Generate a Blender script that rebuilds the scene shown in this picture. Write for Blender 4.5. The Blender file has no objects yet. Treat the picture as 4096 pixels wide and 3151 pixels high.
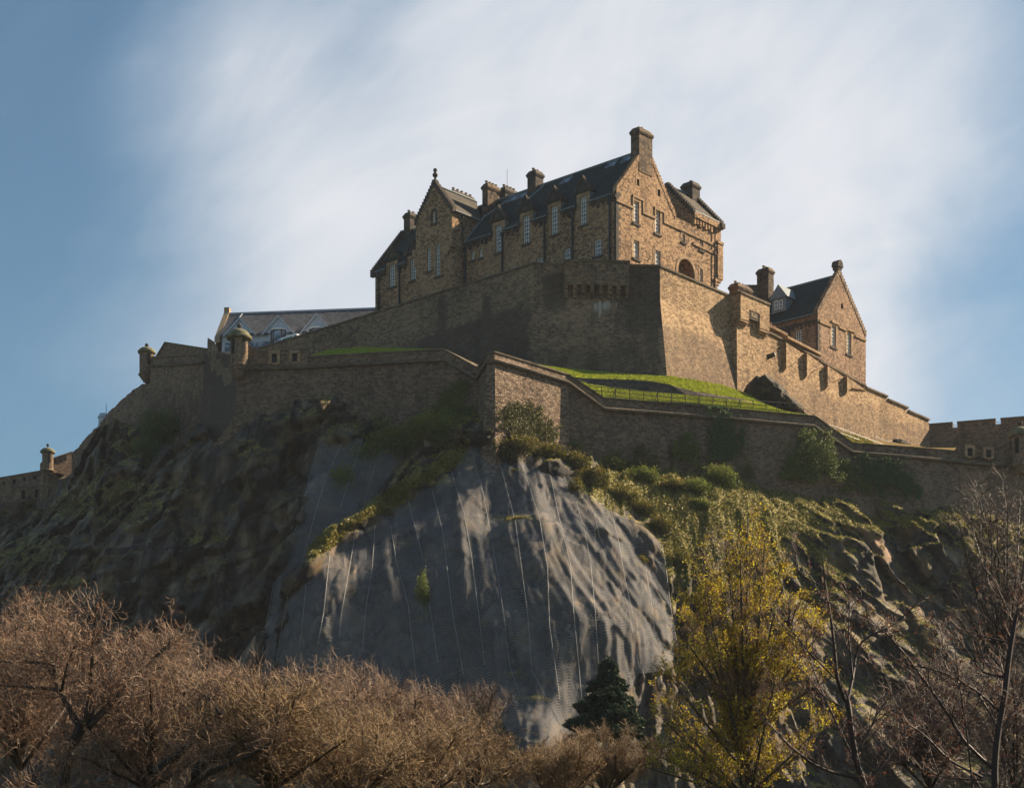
import bpy, math, random
import numpy as np
from mathutils import Vector, geometry
random.seed(7); rng=np.random.default_rng(11)
C=bpy.context.scene; COL=C.collection
# ---------------------------------------------------------------- camera, sky, sun, exposure
HAZE=.0001; FP=7577.0; VH=3700.0; CZ=1.7
SUN_AZ=25.0; SUN_EL=34.0            # azimuth from +X towards +Y
cd=bpy.data.cameras.new('camera'); cam=bpy.data.objects.new('camera',cd); COL.objects.link(cam)
cam.location=(0,0,CZ); cam.rotation_euler=(math.radians(90),0,0)
cd.sensor_fit='HORIZONTAL'; cd.sensor_width=36; cd.lens=36*FP/4096; cd.shift_y=(VH-1575.5)/4096
cd.clip_start=.5; cd.clip_end=20000; C.camera=cam
C.view_settings.view_transform='Standard'; C.view_settings.look='None'; C.view_settings.exposure=1.2; C.view_settings.gamma=1
sl=bpy.data.lights.new('sun','SUN'); sl.energy=5.0; sl.angle=math.radians(.55); sl.color=(1.0,.80,.55)
so=bpy.data.objects.new('sun',sl); COL.objects.link(so)
az=math.radians(SUN_AZ); el=math.radians(SUN_EL)
sd=Vector((math.cos(az)*math.cos(el),math.sin(az)*math.cos(el),math.sin(el)))
so.rotation_euler=sd.to_track_quat('Z','Y').to_euler()
w=bpy.data.worlds.new('World'); C.world=w; w.use_nodes=True
def ray(u,v): return np.array([(u-2048)/FP,1.0,(VH-v)/FP])
def at(u,v,Y): return np.array([(u-2048)/FP*Y,Y,CZ+(VH-v)/FP*Y])
def proj(P):
    P=np.asarray(P,float); return 2048+FP*P[...,0]/P[...,1], VH-(P[...,2]-CZ)*FP/P[...,1]
def world_sky():
    nt=w.node_tree; N=nt.nodes; L=nt.links; N.clear()
    def n(t,**k):
        o=N.new(t)
        for a,b in k.items(): setattr(o,a,b)
        return o
    def m(op,a,b=None,c=None):
        o=n('ShaderNodeMath',operation=op)
        for i,x in enumerate((a,b,c)):
            if x is None: continue
            if isinstance(x,(int,float)): o.inputs[i].default_value=x
            else: L.new(x,o.inputs[i])
        return o.outputs[0]
    tc=n('ShaderNodeTexCoord'); D=tc.outputs['Generated']
    sky=n('ShaderNodeTexSky',sky_type='NISHITA'); sky.sun_disc=False
    sky.sun_elevation=el; sky.sun_rotation=math.radians(90)-az; sky.air_density=1.0; sky.dust_density=.5; sky.ozone_density=1.4
    def blob(u,v,r0,r1,wt):          # soft veil of cloud round one direction of the sky
        d=ray(u,v); d=d/np.linalg.norm(d)
        vm=n('ShaderNodeVectorMath',operation='DOT_PRODUCT'); L.new(D,vm.inputs[0]); vm.inputs[1].default_value=tuple(d)
        a=m('ARCCOSINE',vm.outputs['Value'])
        mr=n('ShaderNodeMapRange',interpolation_type='SMOOTHERSTEP'); L.new(a,mr.inputs[0])
        mr.inputs[1].default_value=math.radians(r1); mr.inputs[2].default_value=math.radians(r0); mr.inputs[3].default_value=0; mr.inputs[4].default_value=wt
        return mr.outputs[0]
    def nz(rot,sc,scale,det,rough,dist=0.0):
        m0=n('ShaderNodeMapping'); L.new(D,m0.inputs[0]); m0.inputs['Rotation'].default_value=rot
        mp=n('ShaderNodeMapping'); L.new(m0.outputs[0],mp.inputs[0]); mp.inputs['Scale'].default_value=sc
        t=n('ShaderNodeTexNoise'); L.new(mp.outputs[0],t.inputs['Vector']); t.inputs['Scale'].default_value=scale
        t.inputs['Detail'].default_value=det; t.inputs['Roughness'].default_value=rough; t.inputs['Distortion'].default_value=dist
        return t.outputs['Fac']
    base=None
    for b in SKYB:
        o=blob(*b); base=o if base is None else m('ADD',base,o)
    base=m('MINIMUM',m('MAXIMUM',base,0.0),1.0)
    streak=nz((0,math.radians(24),0),(1.0,1.0,2.2),3.6,5.0,.55,.8)
    wisp=nz((0,math.radians(33),0),(1.0,1.0,2.6),7.0,7.0,.6,1.0)
    a=m('MULTIPLY_ADD',streak,1.7,-.85); b=m('MULTIPLY_ADD',wisp,1.1,-.55)
    tot=m('ADD',m('ADD',base,m('MULTIPLY',a,.62)),m('MULTIPLY',b,.40))
    mr=n('ShaderNodeMapRange',interpolation_type='SMOOTHSTEP'); L.new(tot,mr.inputs[0])
    for i,x in enumerate((-.05,1.2,.0,.98)): mr.inputs[i+1].default_value=x
    M=mr.outputs[0]
    tn=n('ShaderNodeMixRGB',blend_type='MULTIPLY'); tn.inputs[0].default_value=1; tn.inputs[2].default_value=(.84,1.0,.97,1); L.new(sky.outputs[0],tn.inputs[1])
    b1=n('ShaderNodeBackground'); L.new(tn.outputs[0],b1.inputs[0]); b1.inputs[1].default_value=SKYS
    b2=n('ShaderNodeBackground'); b2.inputs[1].default_value=CLOUDS
    cr=n('ShaderNodeMixRGB'); cr.inputs[1].default_value=(.42,.56,.70,1); cr.inputs[2].default_value=(.84,.84,.87,1); L.new(M,cr.inputs[0]); L.new(cr.outputs[0],b2.inputs[0])
    mx=n('ShaderNodeMixShader'); L.new(M,mx.inputs[0]); L.new(b1.outputs[0],mx.inputs[1]); L.new(b2.outputs[0],mx.inputs[2])
    L.new(mx.outputs[0],n('ShaderNodeOutputWorld').inputs[0])
SKYS=.044; CLOUDS=.44
SKYB=[(2600,900,3,22,.80),(1000,560,.3,5,.26),(650,450,.2,5,.16),(500,1100,.3,5,.12),(3300,250,1,12,.18),(1300,1050,.5,5,.18),(2300,650,.5,8,.22),(3300,1150,.5,4,.2),(3800,850,.3,3,.15),(4000,1250,.5,6,-.22),(100,300,1,9,-.2),(3100,1600,.5,7,.34),(4200,200,1,9,-.22),(1200,1700,1,8,.12)]
world_sky()
# ---------------------------------------------------------------- materials
def mat(name,fn):
    m=bpy.data.materials.new(name); m.use_nodes=True; nt=m.node_tree; nt.nodes.clear(); K=NB(nt); fn(K); return m
class NB:
    def __init__(s,nt): s.nt=nt; s.N=nt.nodes; s.L=nt.links; s.out=s.N.new('ShaderNodeOutputMaterial')
    def n(s,t,**k):
        o=s.N.new(t)
        for a,b in k.items():
            if a.startswith('_'): s.set(o.inputs[a[1:].replace('_',' ')],b)
            else: setattr(o,a,b)
        return o
    def set(s,i,x):
        if isinstance(x,bpy.types.NodeSocket): s.L.new(x,i)
        else: i.default_value=x
    def m(s,op,*a):
        o=s.n('ShaderNodeMath',operation=op)
        for i,x in enumerate(a): s.set(o.inputs[i],x)
        return o.outputs[0]
    def co(s,kind='UV'): return s.n('ShaderNodeTexCoord').outputs[kind]
    def map(s,v,sc,rot=(0,0,0),loc=(0,0,0)):
        o=s.n('ShaderNodeMapping'); s.set(o.inputs[0],v); o.inputs['Scale'].default_value=sc; o.inputs['Rotation'].default_value=rot; o.inputs['Location'].default_value=loc; return o.outputs[0]
    def noise(s,v,scale,det=3,rough=.55,dist=0.,col=False):
        o=s.n('ShaderNodeTexNoise'); s.set(o.inputs['Vector'],v); o.inputs['Scale'].default_value=scale; o.inputs['Detail'].default_value=det; o.inputs['Roughness'].default_value=rough; o.inputs['Distortion'].default_value=dist
        return o.outputs['Color' if col else 'Fac']
    def vor(s,v,scale,feat='F1',rnd=1.,dim='3D'):
        o=s.n('ShaderNodeTexVoronoi',feature=feat,voronoi_dimensions=dim); s.set(o.inputs['Vector'],v); o.inputs['Scale'].default_value=scale; o.inputs['Randomness'].default_value=rnd; return o
    def ramp(s,f,stops,interp='LINEAR'):
        o=s.n('ShaderNodeValToRGB'); s.set(o.inputs[0],f); e=o.color_ramp; e.interpolation=interp
        while len(e.elements)<len(stops): e.elements.new(.5)
        for i,(p,c) in enumerate(stops):
            e.elements[i].position=p; e.elements[i].color=(*(c if hasattr(c,'__len__') else (c,c,c)),1)
        return o.outputs[0]
    def mix(s,f,a,b,mode='MIX'):
        o=s.n('ShaderNodeMixRGB',blend_type=mode); s.set(o.inputs[0],f)
        for i,x in ((1,a),(2,b)):
            if not isinstance(x,bpy.types.NodeSocket): x=(*x,1) if len(x)==3 else x
            s.set(o.inputs[i],x)
        return o.outputs[0]
    def rng(s,f,a,b,c=0.,d=1.):
        o=s.n('ShaderNodeMapRange',interpolation_type='SMOOTHSTEP'); s.set(o.inputs[0],f)
        for i,x in enumerate((a,b,c,d)): s.set(o.inputs[i+1],x)
        return o.outputs[0]
    def attr(s,name): return s.n('ShaderNodeAttribute',attribute_name=name).outputs['Fac']
    def bump(s,h,st,dist): 
        o=s.n('ShaderNodeBump'); s.set(o.inputs['Height'],h); o.inputs['Strength'].default_value=st; o.inputs['Distance'].default_value=dist; return o.outputs[0]
    def pbr(s,col,rough=.85,nrm=None,metal=0.,spec=.3,trans=None):
        o=s.n('ShaderNodeBsdfPrincipled'); s.set(o.inputs['Base Color'],col if isinstance(col,bpy.types.NodeSocket) else (*col,1)); s.set(o.inputs['Roughness'],rough)
        o.inputs['Metallic'].default_value=metal; o.inputs['Specular IOR Level'].default_value=spec
        if nrm is not None: s.set(o.inputs['Normal'],nrm)
        s.L.new(o.outputs[0],s.out.inputs[0]); return o
STG=1.4
def stone(name,cols,mortar,sc=(1.9,3.4),dark=.5,bs=.6,stain=.12,sootc=(.022,.02,.02),rubble=.8):
    G=STG; cols=[tuple(min(.6,x*G*k) for x,k in zip(c,(1.06,.98,.98))) for c in cols]; mortar=tuple(x*G*k for x,k in zip(mortar,(.92,.85,.8)))
    def f(K):
        uv=K.co(); d=K.noise(uv,1.3,2,.5,col=True)
        v=K.n('ShaderNodeVectorMath',operation='MULTIPLY_ADD'); K.L.new(d,v.inputs[0]); v.inputs[1].default_value=(.30,.10,0); K.L.new(uv,v.inputs[2])
        p=K.map(v.outputs[0],(sc[0]*1.75,sc[1]*1.6,1))
        vo=K.vor(p,1,rnd=rubble,dim='2D'); ed=K.vor(p,1,'DISTANCE_TO_EDGE',rubble,'2D').outputs['Distance']
        sp=K.n('ShaderNodeSeparateColor'); K.L.new(vo.outputs['Color'],sp.inputs[0])
        big=K.noise(uv,.11,5,.6); f1=K.m('ADD',K.m('MULTIPLY_ADD',sp.outputs[0],.8,.12),K.m('MULTIPLY_ADD',big,1.3,-.65))
        n=len(cols); c=K.ramp(f1,[(i/(n-1) if n>1 else 0,x) for i,x in enumerate(cols)])
        fine=K.noise(uv,9,4,.7); c=K.mix(.55,c,K.ramp(fine,[(.3,.35),(.72,1.5)]),'MULTIPLY')
        mo=K.rng(ed,.02,.12); c=K.mix(K.m('MULTIPLY',K.m('SUBTRACT',1.,mo),.7),c,mortar)
        st=K.noise(K.map(uv,(1.0,.28,1)),stain*2.6,5,.62,.4); sm=K.rng(st,.5,.68,0,dark)
        c=K.mix(sm,c,(.33,.31,.3),'MULTIPLY')
        so_=K.attr('soot_shade'); sn=K.noise(K.map(uv,(1,.6,1)),.9,4,.65); sf=K.rng(K.m('ADD',so_,K.m('MULTIPLY_ADD',sn,.9,-.45)),.3,.8,0,.68)
        c=K.mix(sf,c,K.mix(K.m('MULTIPLY_ADD',mo,-.55,.55),K.mix(sp.outputs[1],sootc,tuple(x*2.2 for x in sootc)),tuple(x*.42 for x in mortar)))
        dr=K.attr('drip'); dn=K.noise(K.map(uv,(3.6,.22,1)),1,4,.6); df=K.rng(K.m('MULTIPLY',dr,dn),.58,.68,0,.75); c=K.mix(df,c,(.5,.48,.46))
        h=K.m('ADD',K.m('MULTIPLY',mo,.7),K.m('ADD',K.m('MULTIPLY',fine,.35),K.m('MULTIPLY',sp.outputs[2],.5)))
        K.pbr(c,.9,K.bump(h,bs,.12),spec=.2)
    return mat(name,f)
M={}
M['hosp']=stone('hospital rubble',[(.05,.037,.027),(.15,.10,.06),(.26,.175,.10),(.38,.265,.15),(.28,.175,.115)],(.20,.16,.12),(2.0,3.3),.55,.8)
M['west']=stone('pink rubble',[(.075,.052,.038),(.18,.12,.08),(.28,.19,.125),(.36,.26,.175)],(.22,.17,.12),(1.9,3.0),.3,.9)
M['dress']=stone('dressed sandstone',[(.13,.095,.065),(.25,.18,.11),(.33,.24,.14)],(.2,.15,.1),(1.2,2.2),.6,.3,.2)
M['dark']=stone('blackened dressed stone',[(.03,.03,.03),(.055,.05,.045),(.09,.075,.06)],(.05,.045,.04),(1.2,2.4),.5,.3)
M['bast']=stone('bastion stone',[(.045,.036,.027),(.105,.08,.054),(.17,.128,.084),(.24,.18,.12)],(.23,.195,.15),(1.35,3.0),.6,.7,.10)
M['rbast']=stone('sunlit bastion stone',[(.10,.07,.045),(.22,.155,.09),(.34,.245,.145),(.42,.32,.2)],(.26,.2,.13),(1.6,3.0),.5,.8,.10,(.085,.06,.045))  # paler copy of the bastion stone, sunlight put into its colour
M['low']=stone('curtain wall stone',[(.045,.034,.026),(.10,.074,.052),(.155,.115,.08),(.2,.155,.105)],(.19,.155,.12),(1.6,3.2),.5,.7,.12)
M['lit']=stone('sunlit grey rubble',[(.07,.05,.035),(.16,.12,.085),(.25,.195,.14),(.34,.27,.2)],(.10,.075,.05),(1.7,3.0),.4,1.3)  # paler wall rubble for sunlit faces, the light put into its colour
M['cope']=stone('mossy coping',[(.05,.045,.035),(.1,.085,.06),(.16,.13,.09)],(.07,.06,.05),(.9,3),.4,.3)
M['stack']=stone('smoke-stained stone',[(.03,.028,.026),(.08,.06,.045),(.17,.125,.08)],(.06,.05,.04),(1.2,2.4),.6,.4)
def slate(c1,c2,c3):
    def f(K):
        uv=K.co(); b=K.n('ShaderNodeTexBrick'); K.L.new(uv,b.inputs['Vector']); b.inputs['Scale'].default_value=1.0
        b.inputs['Brick Width'].default_value=.42; b.inputs['Row Height'].default_value=.26; b.inputs['Mortar Size'].default_value=.018; b.inputs['Bias'].default_value=0
        b.inputs['Color1'].default_value=(*c1,1); b.inputs['Color2'].default_value=(*c2,1); b.inputs['Mortar'].default_value=(*c3,1)
        c=K.mix(.7,b.outputs['Color'],K.ramp(K.noise(uv,.5,5,.65),[(.3,.45),(.7,1.5)]),'MULTIPLY')
        K.pbr(c,.8,K.bump(b.outputs['Fac'],-.8,.08),spec=.15)
    return f
M['slate']=mat('dark slate',slate((.020,.034,.036),(.034,.05,.052),(.01,.014,.015)))
M['slate2']=mat('grey slate',slate((.08,.084,.095),(.16,.16,.175),(.04,.04,.05)))
M['slate3']=mat('sunlit brown slate',slate((.055,.048,.04),(.10,.085,.07),(.03,.025,.02)))  # browner slate for the sunlit slopes, the light put into its colour
def flat(name,c,rough=.7,metal=0.,spec=.3,var=.35,sc=2.):
    def f(K):
        x=K.noise(K.co('Object'),sc,4,.6); K.pbr(K.mix(1.,c,K.ramp(x,[(.25,1-var),(.75,1+var)]),'MULTIPLY'),rough,metal=metal,spec=spec)
    return mat(name,f)
M['white']=flat('white paint',(.78,.78,.76),.5,var=.08)
M['lead']=flat('lead flashing',(.16,.21,.24),.5,var=.25)
M['leadp']=flat('pale lead cladding',(.48,.53,.60),.5,var=.15,sc=1.)
M['iron']=flat('cast iron',(.02,.024,.035),.5)
M['steel']=flat('galvanised steel',(.4,.4,.4),.4,.7)
M['pot']=flat('clay pot',(.33,.27,.2),.8)
M['pot2']=flat('red clay pot',(.4,.2,.13),.8)
M['void']=flat('painted opening shade',(.012,.012,.014),.9)  # near-black paint for the shade inside holes and recesses
M['tan']=flat('tan ashlar',(.34,.25,.16),.85,var=.15)
M['wood']=flat('brown window wood',(.09,.05,.035),.6)
M['green']=flat('green vinyl',(.01,.16,.09),.4,var=.05)
M['vanw']=flat('white van paint',(.8,.82,.84),.25,var=.03,spec=.5)
M['moss']=flat('mossy dome stone',(.15,.145,.085),.9,var=.6,sc=1.5)
def glassf(c,r):
    def f(K):
        x=K.noise(K.co('Object'),1.2,2,.5); K.pbr(K.mix(K.rng(x,.42,.6),c,(.30,.36,.43)),r,spec=1.0)
    return f
M['glass']=mat('sash glass',glassf((.05,.075,.1),.12))
M['glassd']=mat('dark glass',glassf((.02,.03,.05),.1))
def grassf(K,ca,cb,cc):
    p=K.co('Object'); a=K.noise(K.map(p,(1,1,2.0)),1.6,5,.7); b=K.noise(p,.35,3,.5)
    f=K.m('ADD',K.m('MULTIPLY',a,.7),K.m('MULTIPLY',b,.3)); c=K.ramp(f,[(.33,ca),(.48,cb),(.62,cc)])
    K.pbr(c,.9,K.bump(K.noise(p,5,5,.75),.9,.25),spec=.15)
M['grass']=mat('castle lawn',lambda K:grassf(K,(.09,.125,.012),(.27,.31,.025),(.42,.43,.06)))
M['ochre']=mat('dry grass',lambda K:grassf(K,(.10,.06,.015),(.19,.125,.03),(.27,.19,.06)))
M['ground']=mat('garden slope',lambda K:grassf(K,(.03,.022,.012),(.05,.04,.018),(.06,.06,.02)))
def rockf(K):
    p=K.co('Object'); g=K.attr('grass')
    pd=K.map(p,(1,1,.35)); n1=K.noise(pd,.45,7,.62,.3); vo=K.vor(K.map(p,(1,.6,.4)),.8); sp=K.n('ShaderNodeSeparateColor'); K.L.new(vo.outputs['Color'],sp.inputs[0])
    c=K.ramp(K.m('ADD',K.m('MULTIPLY',n1,.75),K.m('MULTIPLY',sp.outputs[0],.25)),[(.34,(.014,.012,.012)),(.46,(.045,.038,.033)),(.56,(.09,.074,.058)),(.68,(.2,.155,.11))])
    c=K.mix(.9,c,K.ramp(K.attr('tone'),[(0,.25),(.5,.85),(1,1.9)]),'MULTIPLY'); c=K.mix(K.rng(K.attr('crack'),.35,.9,0,.9),c,(.12,.12,.14),'MULTIPLY')
    och=K.rng(K.noise(p,.28,5,.7),.50,.62,0,.6); c=K.mix(och,c,(.19,.125,.045))
    gn=K.noise(p,1.1,6,.75); gf=K.rng(K.m('ADD',g,K.m('MULTIPLY_ADD',gn,1.5,-.75)),.38,.62)
    gc=K.ramp(K.noise(p,2.2,4,.7),[(.3,(.06,.058,.012)),(.5,(.18,.155,.03)),(.68,(.34,.28,.08))])
    pn=K.attr('pale'); c=K.mix(K.rng(K.m('ADD',pn,K.m('MULTIPLY_ADD',gn,.8,-.4)),.4,.7),c,(.22,.14,.09))
    c=K.mix(gf,c,gc); c=K.mix(K.m('MULTIPLY',K.attr('under_net'),.85),c,K.ramp(K.noise(K.map(p,(1,1,.45)),.38,6,.7,.5),[(.36,(.22,.24,.32)),(.5,(.42,.42,.45)),(.6,(.75,.6,.42)),(.7,(.5,.62,.32))]),'MULTIPLY')  # darker, bluer tint where the net covers the rock
    h=K.m('ADD',K.noise(pd,1.4,8,.7),K.m('MULTIPLY',K.noise(p,7,3,.7),.25))
    K.pbr(c,.8,K.bump(h,.8,.35),spec=.3)
M['rock']=mat('basalt crag',rockf)
def netf(K):
    uv=K.co(); s=K.n('ShaderNodeSeparateXYZ'); K.L.new(uv,s.inputs[0]); x,y=s.outputs[0],s.outputs[1]
    wv=K.m('MULTIPLY',K.m('SINE',K.m('MULTIPLY',K.m('MULTIPLY_ADD',y,.7,x),math.pi/.21)),K.m('SINE',K.m('MULTIPLY',K.m('MULTIPLY_ADD',y,-.7,x),math.pi/.21)))
    wire=K.rng(K.m('ABSOLUTE',wv),.30,.08)
    t=K.n('ShaderNodeBsdfTransparent'); d=K.n('ShaderNodeBsdfDiffuse'); d.inputs[0].default_value=(.44,.45,.49,1)
    dn=K.noise(K.co('Object'),.25,3,.6); a=K.m('ADD',K.m('MULTIPLY',wire,.40),K.m('MULTIPLY_ADD',dn,.2,-.07))
    mx=K.n('ShaderNodeMixShader'); K.L.new(a,mx.inputs[0]); K.L.new(t.outputs[0],mx.inputs[1]); K.L.new(d.outputs[0],mx.inputs[2]); K.L.new(mx.outputs[0],K.out.inputs[0])
M['net']=mat('rockfall net wire',netf)
M['cable']=flat('net seam wire',(.26,.26,.27),.6,var=.3)
def barkf(a,b):
    def f(K):
        r=K.m('POWER',K.attr('rnd'),2.2); x=K.noise(K.co('Object'),3,3,.6); K.pbr(K.mix(K.m('ADD',K.m('MULTIPLY',r,.8),K.m('MULTIPLY',x,.2)),a,b),.6,spec=.4)
    return f
M['bark']=mat('dark bark',barkf((.022,.015,.010),(.07,.05,.026)))
M['barkr']=mat('reddish young bark',barkf((.018,.010,.009),(.10,.05,.04)))
M['twig']=mat('pale red twigs',barkf((.03,.012,.007),(.60,.40,.26)))
M['twigo']=mat('brown shrub twigs',barkf((.06,.03,.012),(.5,.33,.15)))
M['twigd']=mat('dark twigs',barkf((.022,.012,.010),(.24,.14,.11)))
def leafm(name,stops,tr=.35):
    def f(K):
        r=K.attr('rnd'); c=K.ramp(r,stops); d=K.n('ShaderNodeBsdfDiffuse'); K.L.new(c,d.inputs[0]); t=K.n('ShaderNodeBsdfTranslucent'); K.L.new(c,t.inputs[0])
        g=K.n('ShaderNodeBsdfGlossy'); g.inputs['Roughness'].default_value=.45; g.inputs[0].default_value=(.6,.6,.55,1)
        m1=K.n('ShaderNodeMixShader'); m1.inputs[0].default_value=tr; K.L.new(d.outputs[0],m1.inputs[1]); K.L.new(t.outputs[0],m1.inputs[2])
        m2=K.n('ShaderNodeMixShader'); m2.inputs[0].default_value=.03; K.L.new(m1.outputs[0],m2.inputs[1]); K.L.new(g.outputs[0],m2.inputs[2]); K.L.new(m2.outputs[0],K.out.inputs[0])
    return mat(name,f)
M['yleaf']=leafm('yellow spring leaves',[(0,(.20,.10,.012)),(.4,(.42,.28,.02)),(.75,(.60,.50,.03)),(1,(.74,.70,.08))],.5)
M['bud']=leafm('red buds',[(0,(.10,.03,.015)),(.6,(.24,.08,.04)),(1,(.38,.16,.07))],.3)
M['ivy']=leafm('dark ivy',[(0,(.025,.055,.018)),(.6,(.075,.14,.04)),(1,(.17,.25,.065))],.4)
M['gorse']=leafm('olive shrub leaves',[(0,(.022,.028,.008)),(.45,(.075,.08,.016)),(.8,(.19,.16,.03)),(1,(.36,.27,.07))],.4)
M['bushl']=leafm('green shrub leaves',[(0,(.035,.055,.012)),(.5,(.11,.145,.025)),(1,(.27,.30,.06))],.4)
M['needle']=leafm('pine needles',[(0,(.01,.022,.014)),(.6,(.03,.06,.034)),(1,(.13,.17,.08))],.2)
M['drytuft']=leafm('dull tufts',[(0,(.04,.035,.015)),(.5,(.11,.085,.035)),(1,(.2,.15,.07))],.3)
M['tuft']=leafm('dry tufts',[(0,(.08,.07,.014)),(.5,(.24,.21,.035)),(1,(.44,.38,.09))],.45)
M['lawnb']=leafm('lawn blades',[(0,(.10,.14,.012)),(.5,(.32,.37,.025)),(1,(.52,.53,.08))],.5)
# ---------------------------------------------------------------- mesh helpers
WL={}
def meta(o,label=None,cat=None,group=None,kind=None):
    if label: o['label']=label
    if cat: o['category']=cat
    if group: o['group']=group
    if kind: o['kind']=kind
    return o
def thing(name,label,cat,loc,group=None):
    o=bpy.data.objects.new(name,None); COL.objects.link(o); o.location=tuple(loc); o.empty_display_size=.3
    WL[o.name]=np.array(loc,float); return meta(o,label,cat,group)
def link(name,me,parent,loc):
    o=bpy.data.objects.new(name,me); COL.objects.link(o); WL[o.name]=np.array(loc,float)
    if parent is not None: o.parent=parent; o.location=tuple(np.array(loc)-WL[parent.name])
    else: o.location=tuple(loc)
    return o
def mesh_np(name,V,F,mat_,parent=None,loc=None,attrs=None,uv=None,smooth=False):
    V=np.asarray(V,float); F=np.asarray(F)
    if loc is None: loc=np.array([V[:,0].mean(),V[:,1].mean(),V[:,2].min()])
    loc=np.array(loc,float); me=bpy.data.meshes.new(name); k=F.shape[1]
    me.vertices.add(len(V)); me.vertices.foreach_set('co',(V-loc).ravel())
    me.loops.add(F.size); me.loops.foreach_set('vertex_index',F.ravel().astype(np.int32))
    me.polygons.add(len(F)); me.polygons.foreach_set('loop_start',np.arange(0,F.size,k,dtype=np.int32)); 
    if smooth: me.polygons.foreach_set('use_smooth',np.ones(len(F),bool))
    me.update(calc_edges=True)
    if attrs:
        for a,x in attrs.items():
            at_=me.attributes.new(a,'FLOAT','POINT'); at_.data.foreach_set('value',np.asarray(x,np.float32))
    if uv is not None:
        l=me.uv_layers.new(name='UVMap'); l.data.foreach_set('uv',np.asarray(uv,np.float32)[F.ravel()].ravel())
    me.materials.append(mat_); return link(name,me,parent,loc)
class MB:
    def __init__(s): s.v=[]; s.f=[]; s.at=[]; s.dr=[]
    def add(s,pts,faces,at=0.,dr=0.):
        b=len(s.v)
        for p in pts: s.v.append((float(p[0]),float(p[1]),float(p[2])))
        n=len(s.v)-b
        s.at+= list(at) if hasattr(at,'__len__') else [at]*n
        s.dr+= list(dr) if hasattr(dr,'__len__') else [dr]*n
        for f in faces: s.f.append(tuple(b+i for i in f))
        return s
    def hexa(s,p): # 8 pts: bottom 0-3, top 4-7
        return s.add(p,[(0,3,2,1),(4,5,6,7),(0,1,5,4),(1,2,6,5),(2,3,7,6),(3,0,4,7)])
    def box(s,W,s0,s1,o0,o1,z0,z1):
        return s.hexa([W.P(s0,z0,o1),W.P(s1,z0,o1),W.P(s1,z0,o0),W.P(s0,z0,o0),W.P(s0,z1,o1),W.P(s1,z1,o1),W.P(s1,z1,o0),W.P(s0,z1,o0)])
    def tube(s,pts,r,n=6,r1=None,cap=True):
        pts=[np.array(p,float) for p in pts]; m=len(pts); ring=[]
        for i,p in enumerate(pts):
            t=pts[min(i+1,m-1)]-pts[max(i-1,0)]; t/=np.linalg.norm(t)+1e-9
            a=np.cross(t,(0,0,1.)) if abs(t[2])<.95 else np.cross(t,(1.,0,0)); a/=np.linalg.norm(a); b=np.cross(t,a)
            rr=r+(r1-r)*i/(m-1) if r1 is not None else r
            ring+= [p+rr*(math.cos(2*math.pi*k/n)*a+math.sin(2*math.pi*k/n)*b) for k in range(n)]
        fs=[(i*n+k,i*n+(k+1)%n,(i+1)*n+(k+1)%n,(i+1)*n+k) for i in range(m-1) for k in range(n)]
        if cap: fs+=[tuple(range(n))[::-1],tuple((m-1)*n+k for k in range(n))]
        return s.add(ring,fs)
    def lathe(s,c,prof,n=20,a0=0,a1=2*math.pi):
        full=abs(a1-a0-2*math.pi)<1e-6; q=n if full else n+1; pts=[]
        for r,z in prof:
            for k in range(q):
                a=a0+(a1-a0)*k/n; pts.append((c[0]+r*math.cos(a),c[1]+r*math.sin(a),z))
        fs=[]
        for i in range(len(prof)-1):
            for k in range(n):
                k2=(k+1)%q if full else k+1; fs.append((i*q+k,i*q+k2,(i+1)*q+k2,(i+1)*q+k))
        return s.add(pts,fs)
    def sweep(s,pts,prof,close=True):
        # pts: list of xyz running left to right as seen from the camera; prof: (outward, up) closed section
        pts=[np.array(p,float) for p in pts]; m=len(pts); k=len(prof); ns=[]
        for i in range(m-1):
            t=pts[i+1][:2]-pts[i][:2]; t/=np.linalg.norm(t)+1e-9; ns.append(np.array([t[1],-t[0]]))
        ring=[]
        for i in range(m):
            a=ns[max(i-1,0)]; b=ns[min(i,m-2)]; q=a+b; q=q/max(.35,q@q/2+0) if q@q>.1 else a
            q=(a+b)/max(1e-6,(1+a@b)) if (1+a@b)>.3 else a
            for o,z in prof: ring.append((pts[i][0]+q[0]*o,pts[i][1]+q[1]*o,pts[i][2]+z))
        fs=[(i*k+j,(i+1)*k+j,(i+1)*k+(j+1)%k,i*k+(j+1)%k) for i in range(m-1) for j in range(k)]
        fs+=[tuple(range(k)),tuple((m-1)*k+j for j in range(k))[::-1]]
        return s.add(ring,fs)
    def build(s,name,mt,parent=None,loc=None,smooth=False,label=None):
        V=np.array(s.v); 
        if loc is None: loc=np.array([V[:,0].mean(),V[:,1].mean(),V[:,2].min()]) if parent is not None else np.array([V[:,0].mean(),V[:,1].mean(),V[:,2].min()])
        loc=np.array(loc,float); me=bpy.data.meshes.new(name); me.from_pydata((V-loc).tolist(),[],s.f)
        uvl=me.uv_layers.new(name='UVMap'); uv=np.zeros((len(me.loops),2))
        me.update(); li=0
        for p in me.polygons:
            n=p.normal; t=Vector((-n.y,n.x,0))
            if t.length<.2: t=Vector((1,0,0)); b=Vector((0,1,0))
            else:
                t.normalize(); b=n.cross(t); b=b if b.z>0 else -b
                if abs(t.x)>abs(t.y) and t.x<0 or abs(t.x)<=abs(t.y) and t.y<0: t=-t
            for k in p.loop_indices:
                c=V[me.loops[k].vertex_index]; uv[k]=(c[0]*t.x+c[1]*t.y, c[0]*b.x+c[1]*b.y+c[2]*b.z)
        uvl.data.foreach_set('uv',uv.ravel())
        if any(s.at): a=me.attributes.new('soot_shade','FLOAT','POINT'); a.data.foreach_set('value',np.array(s.at,np.float32))
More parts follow.
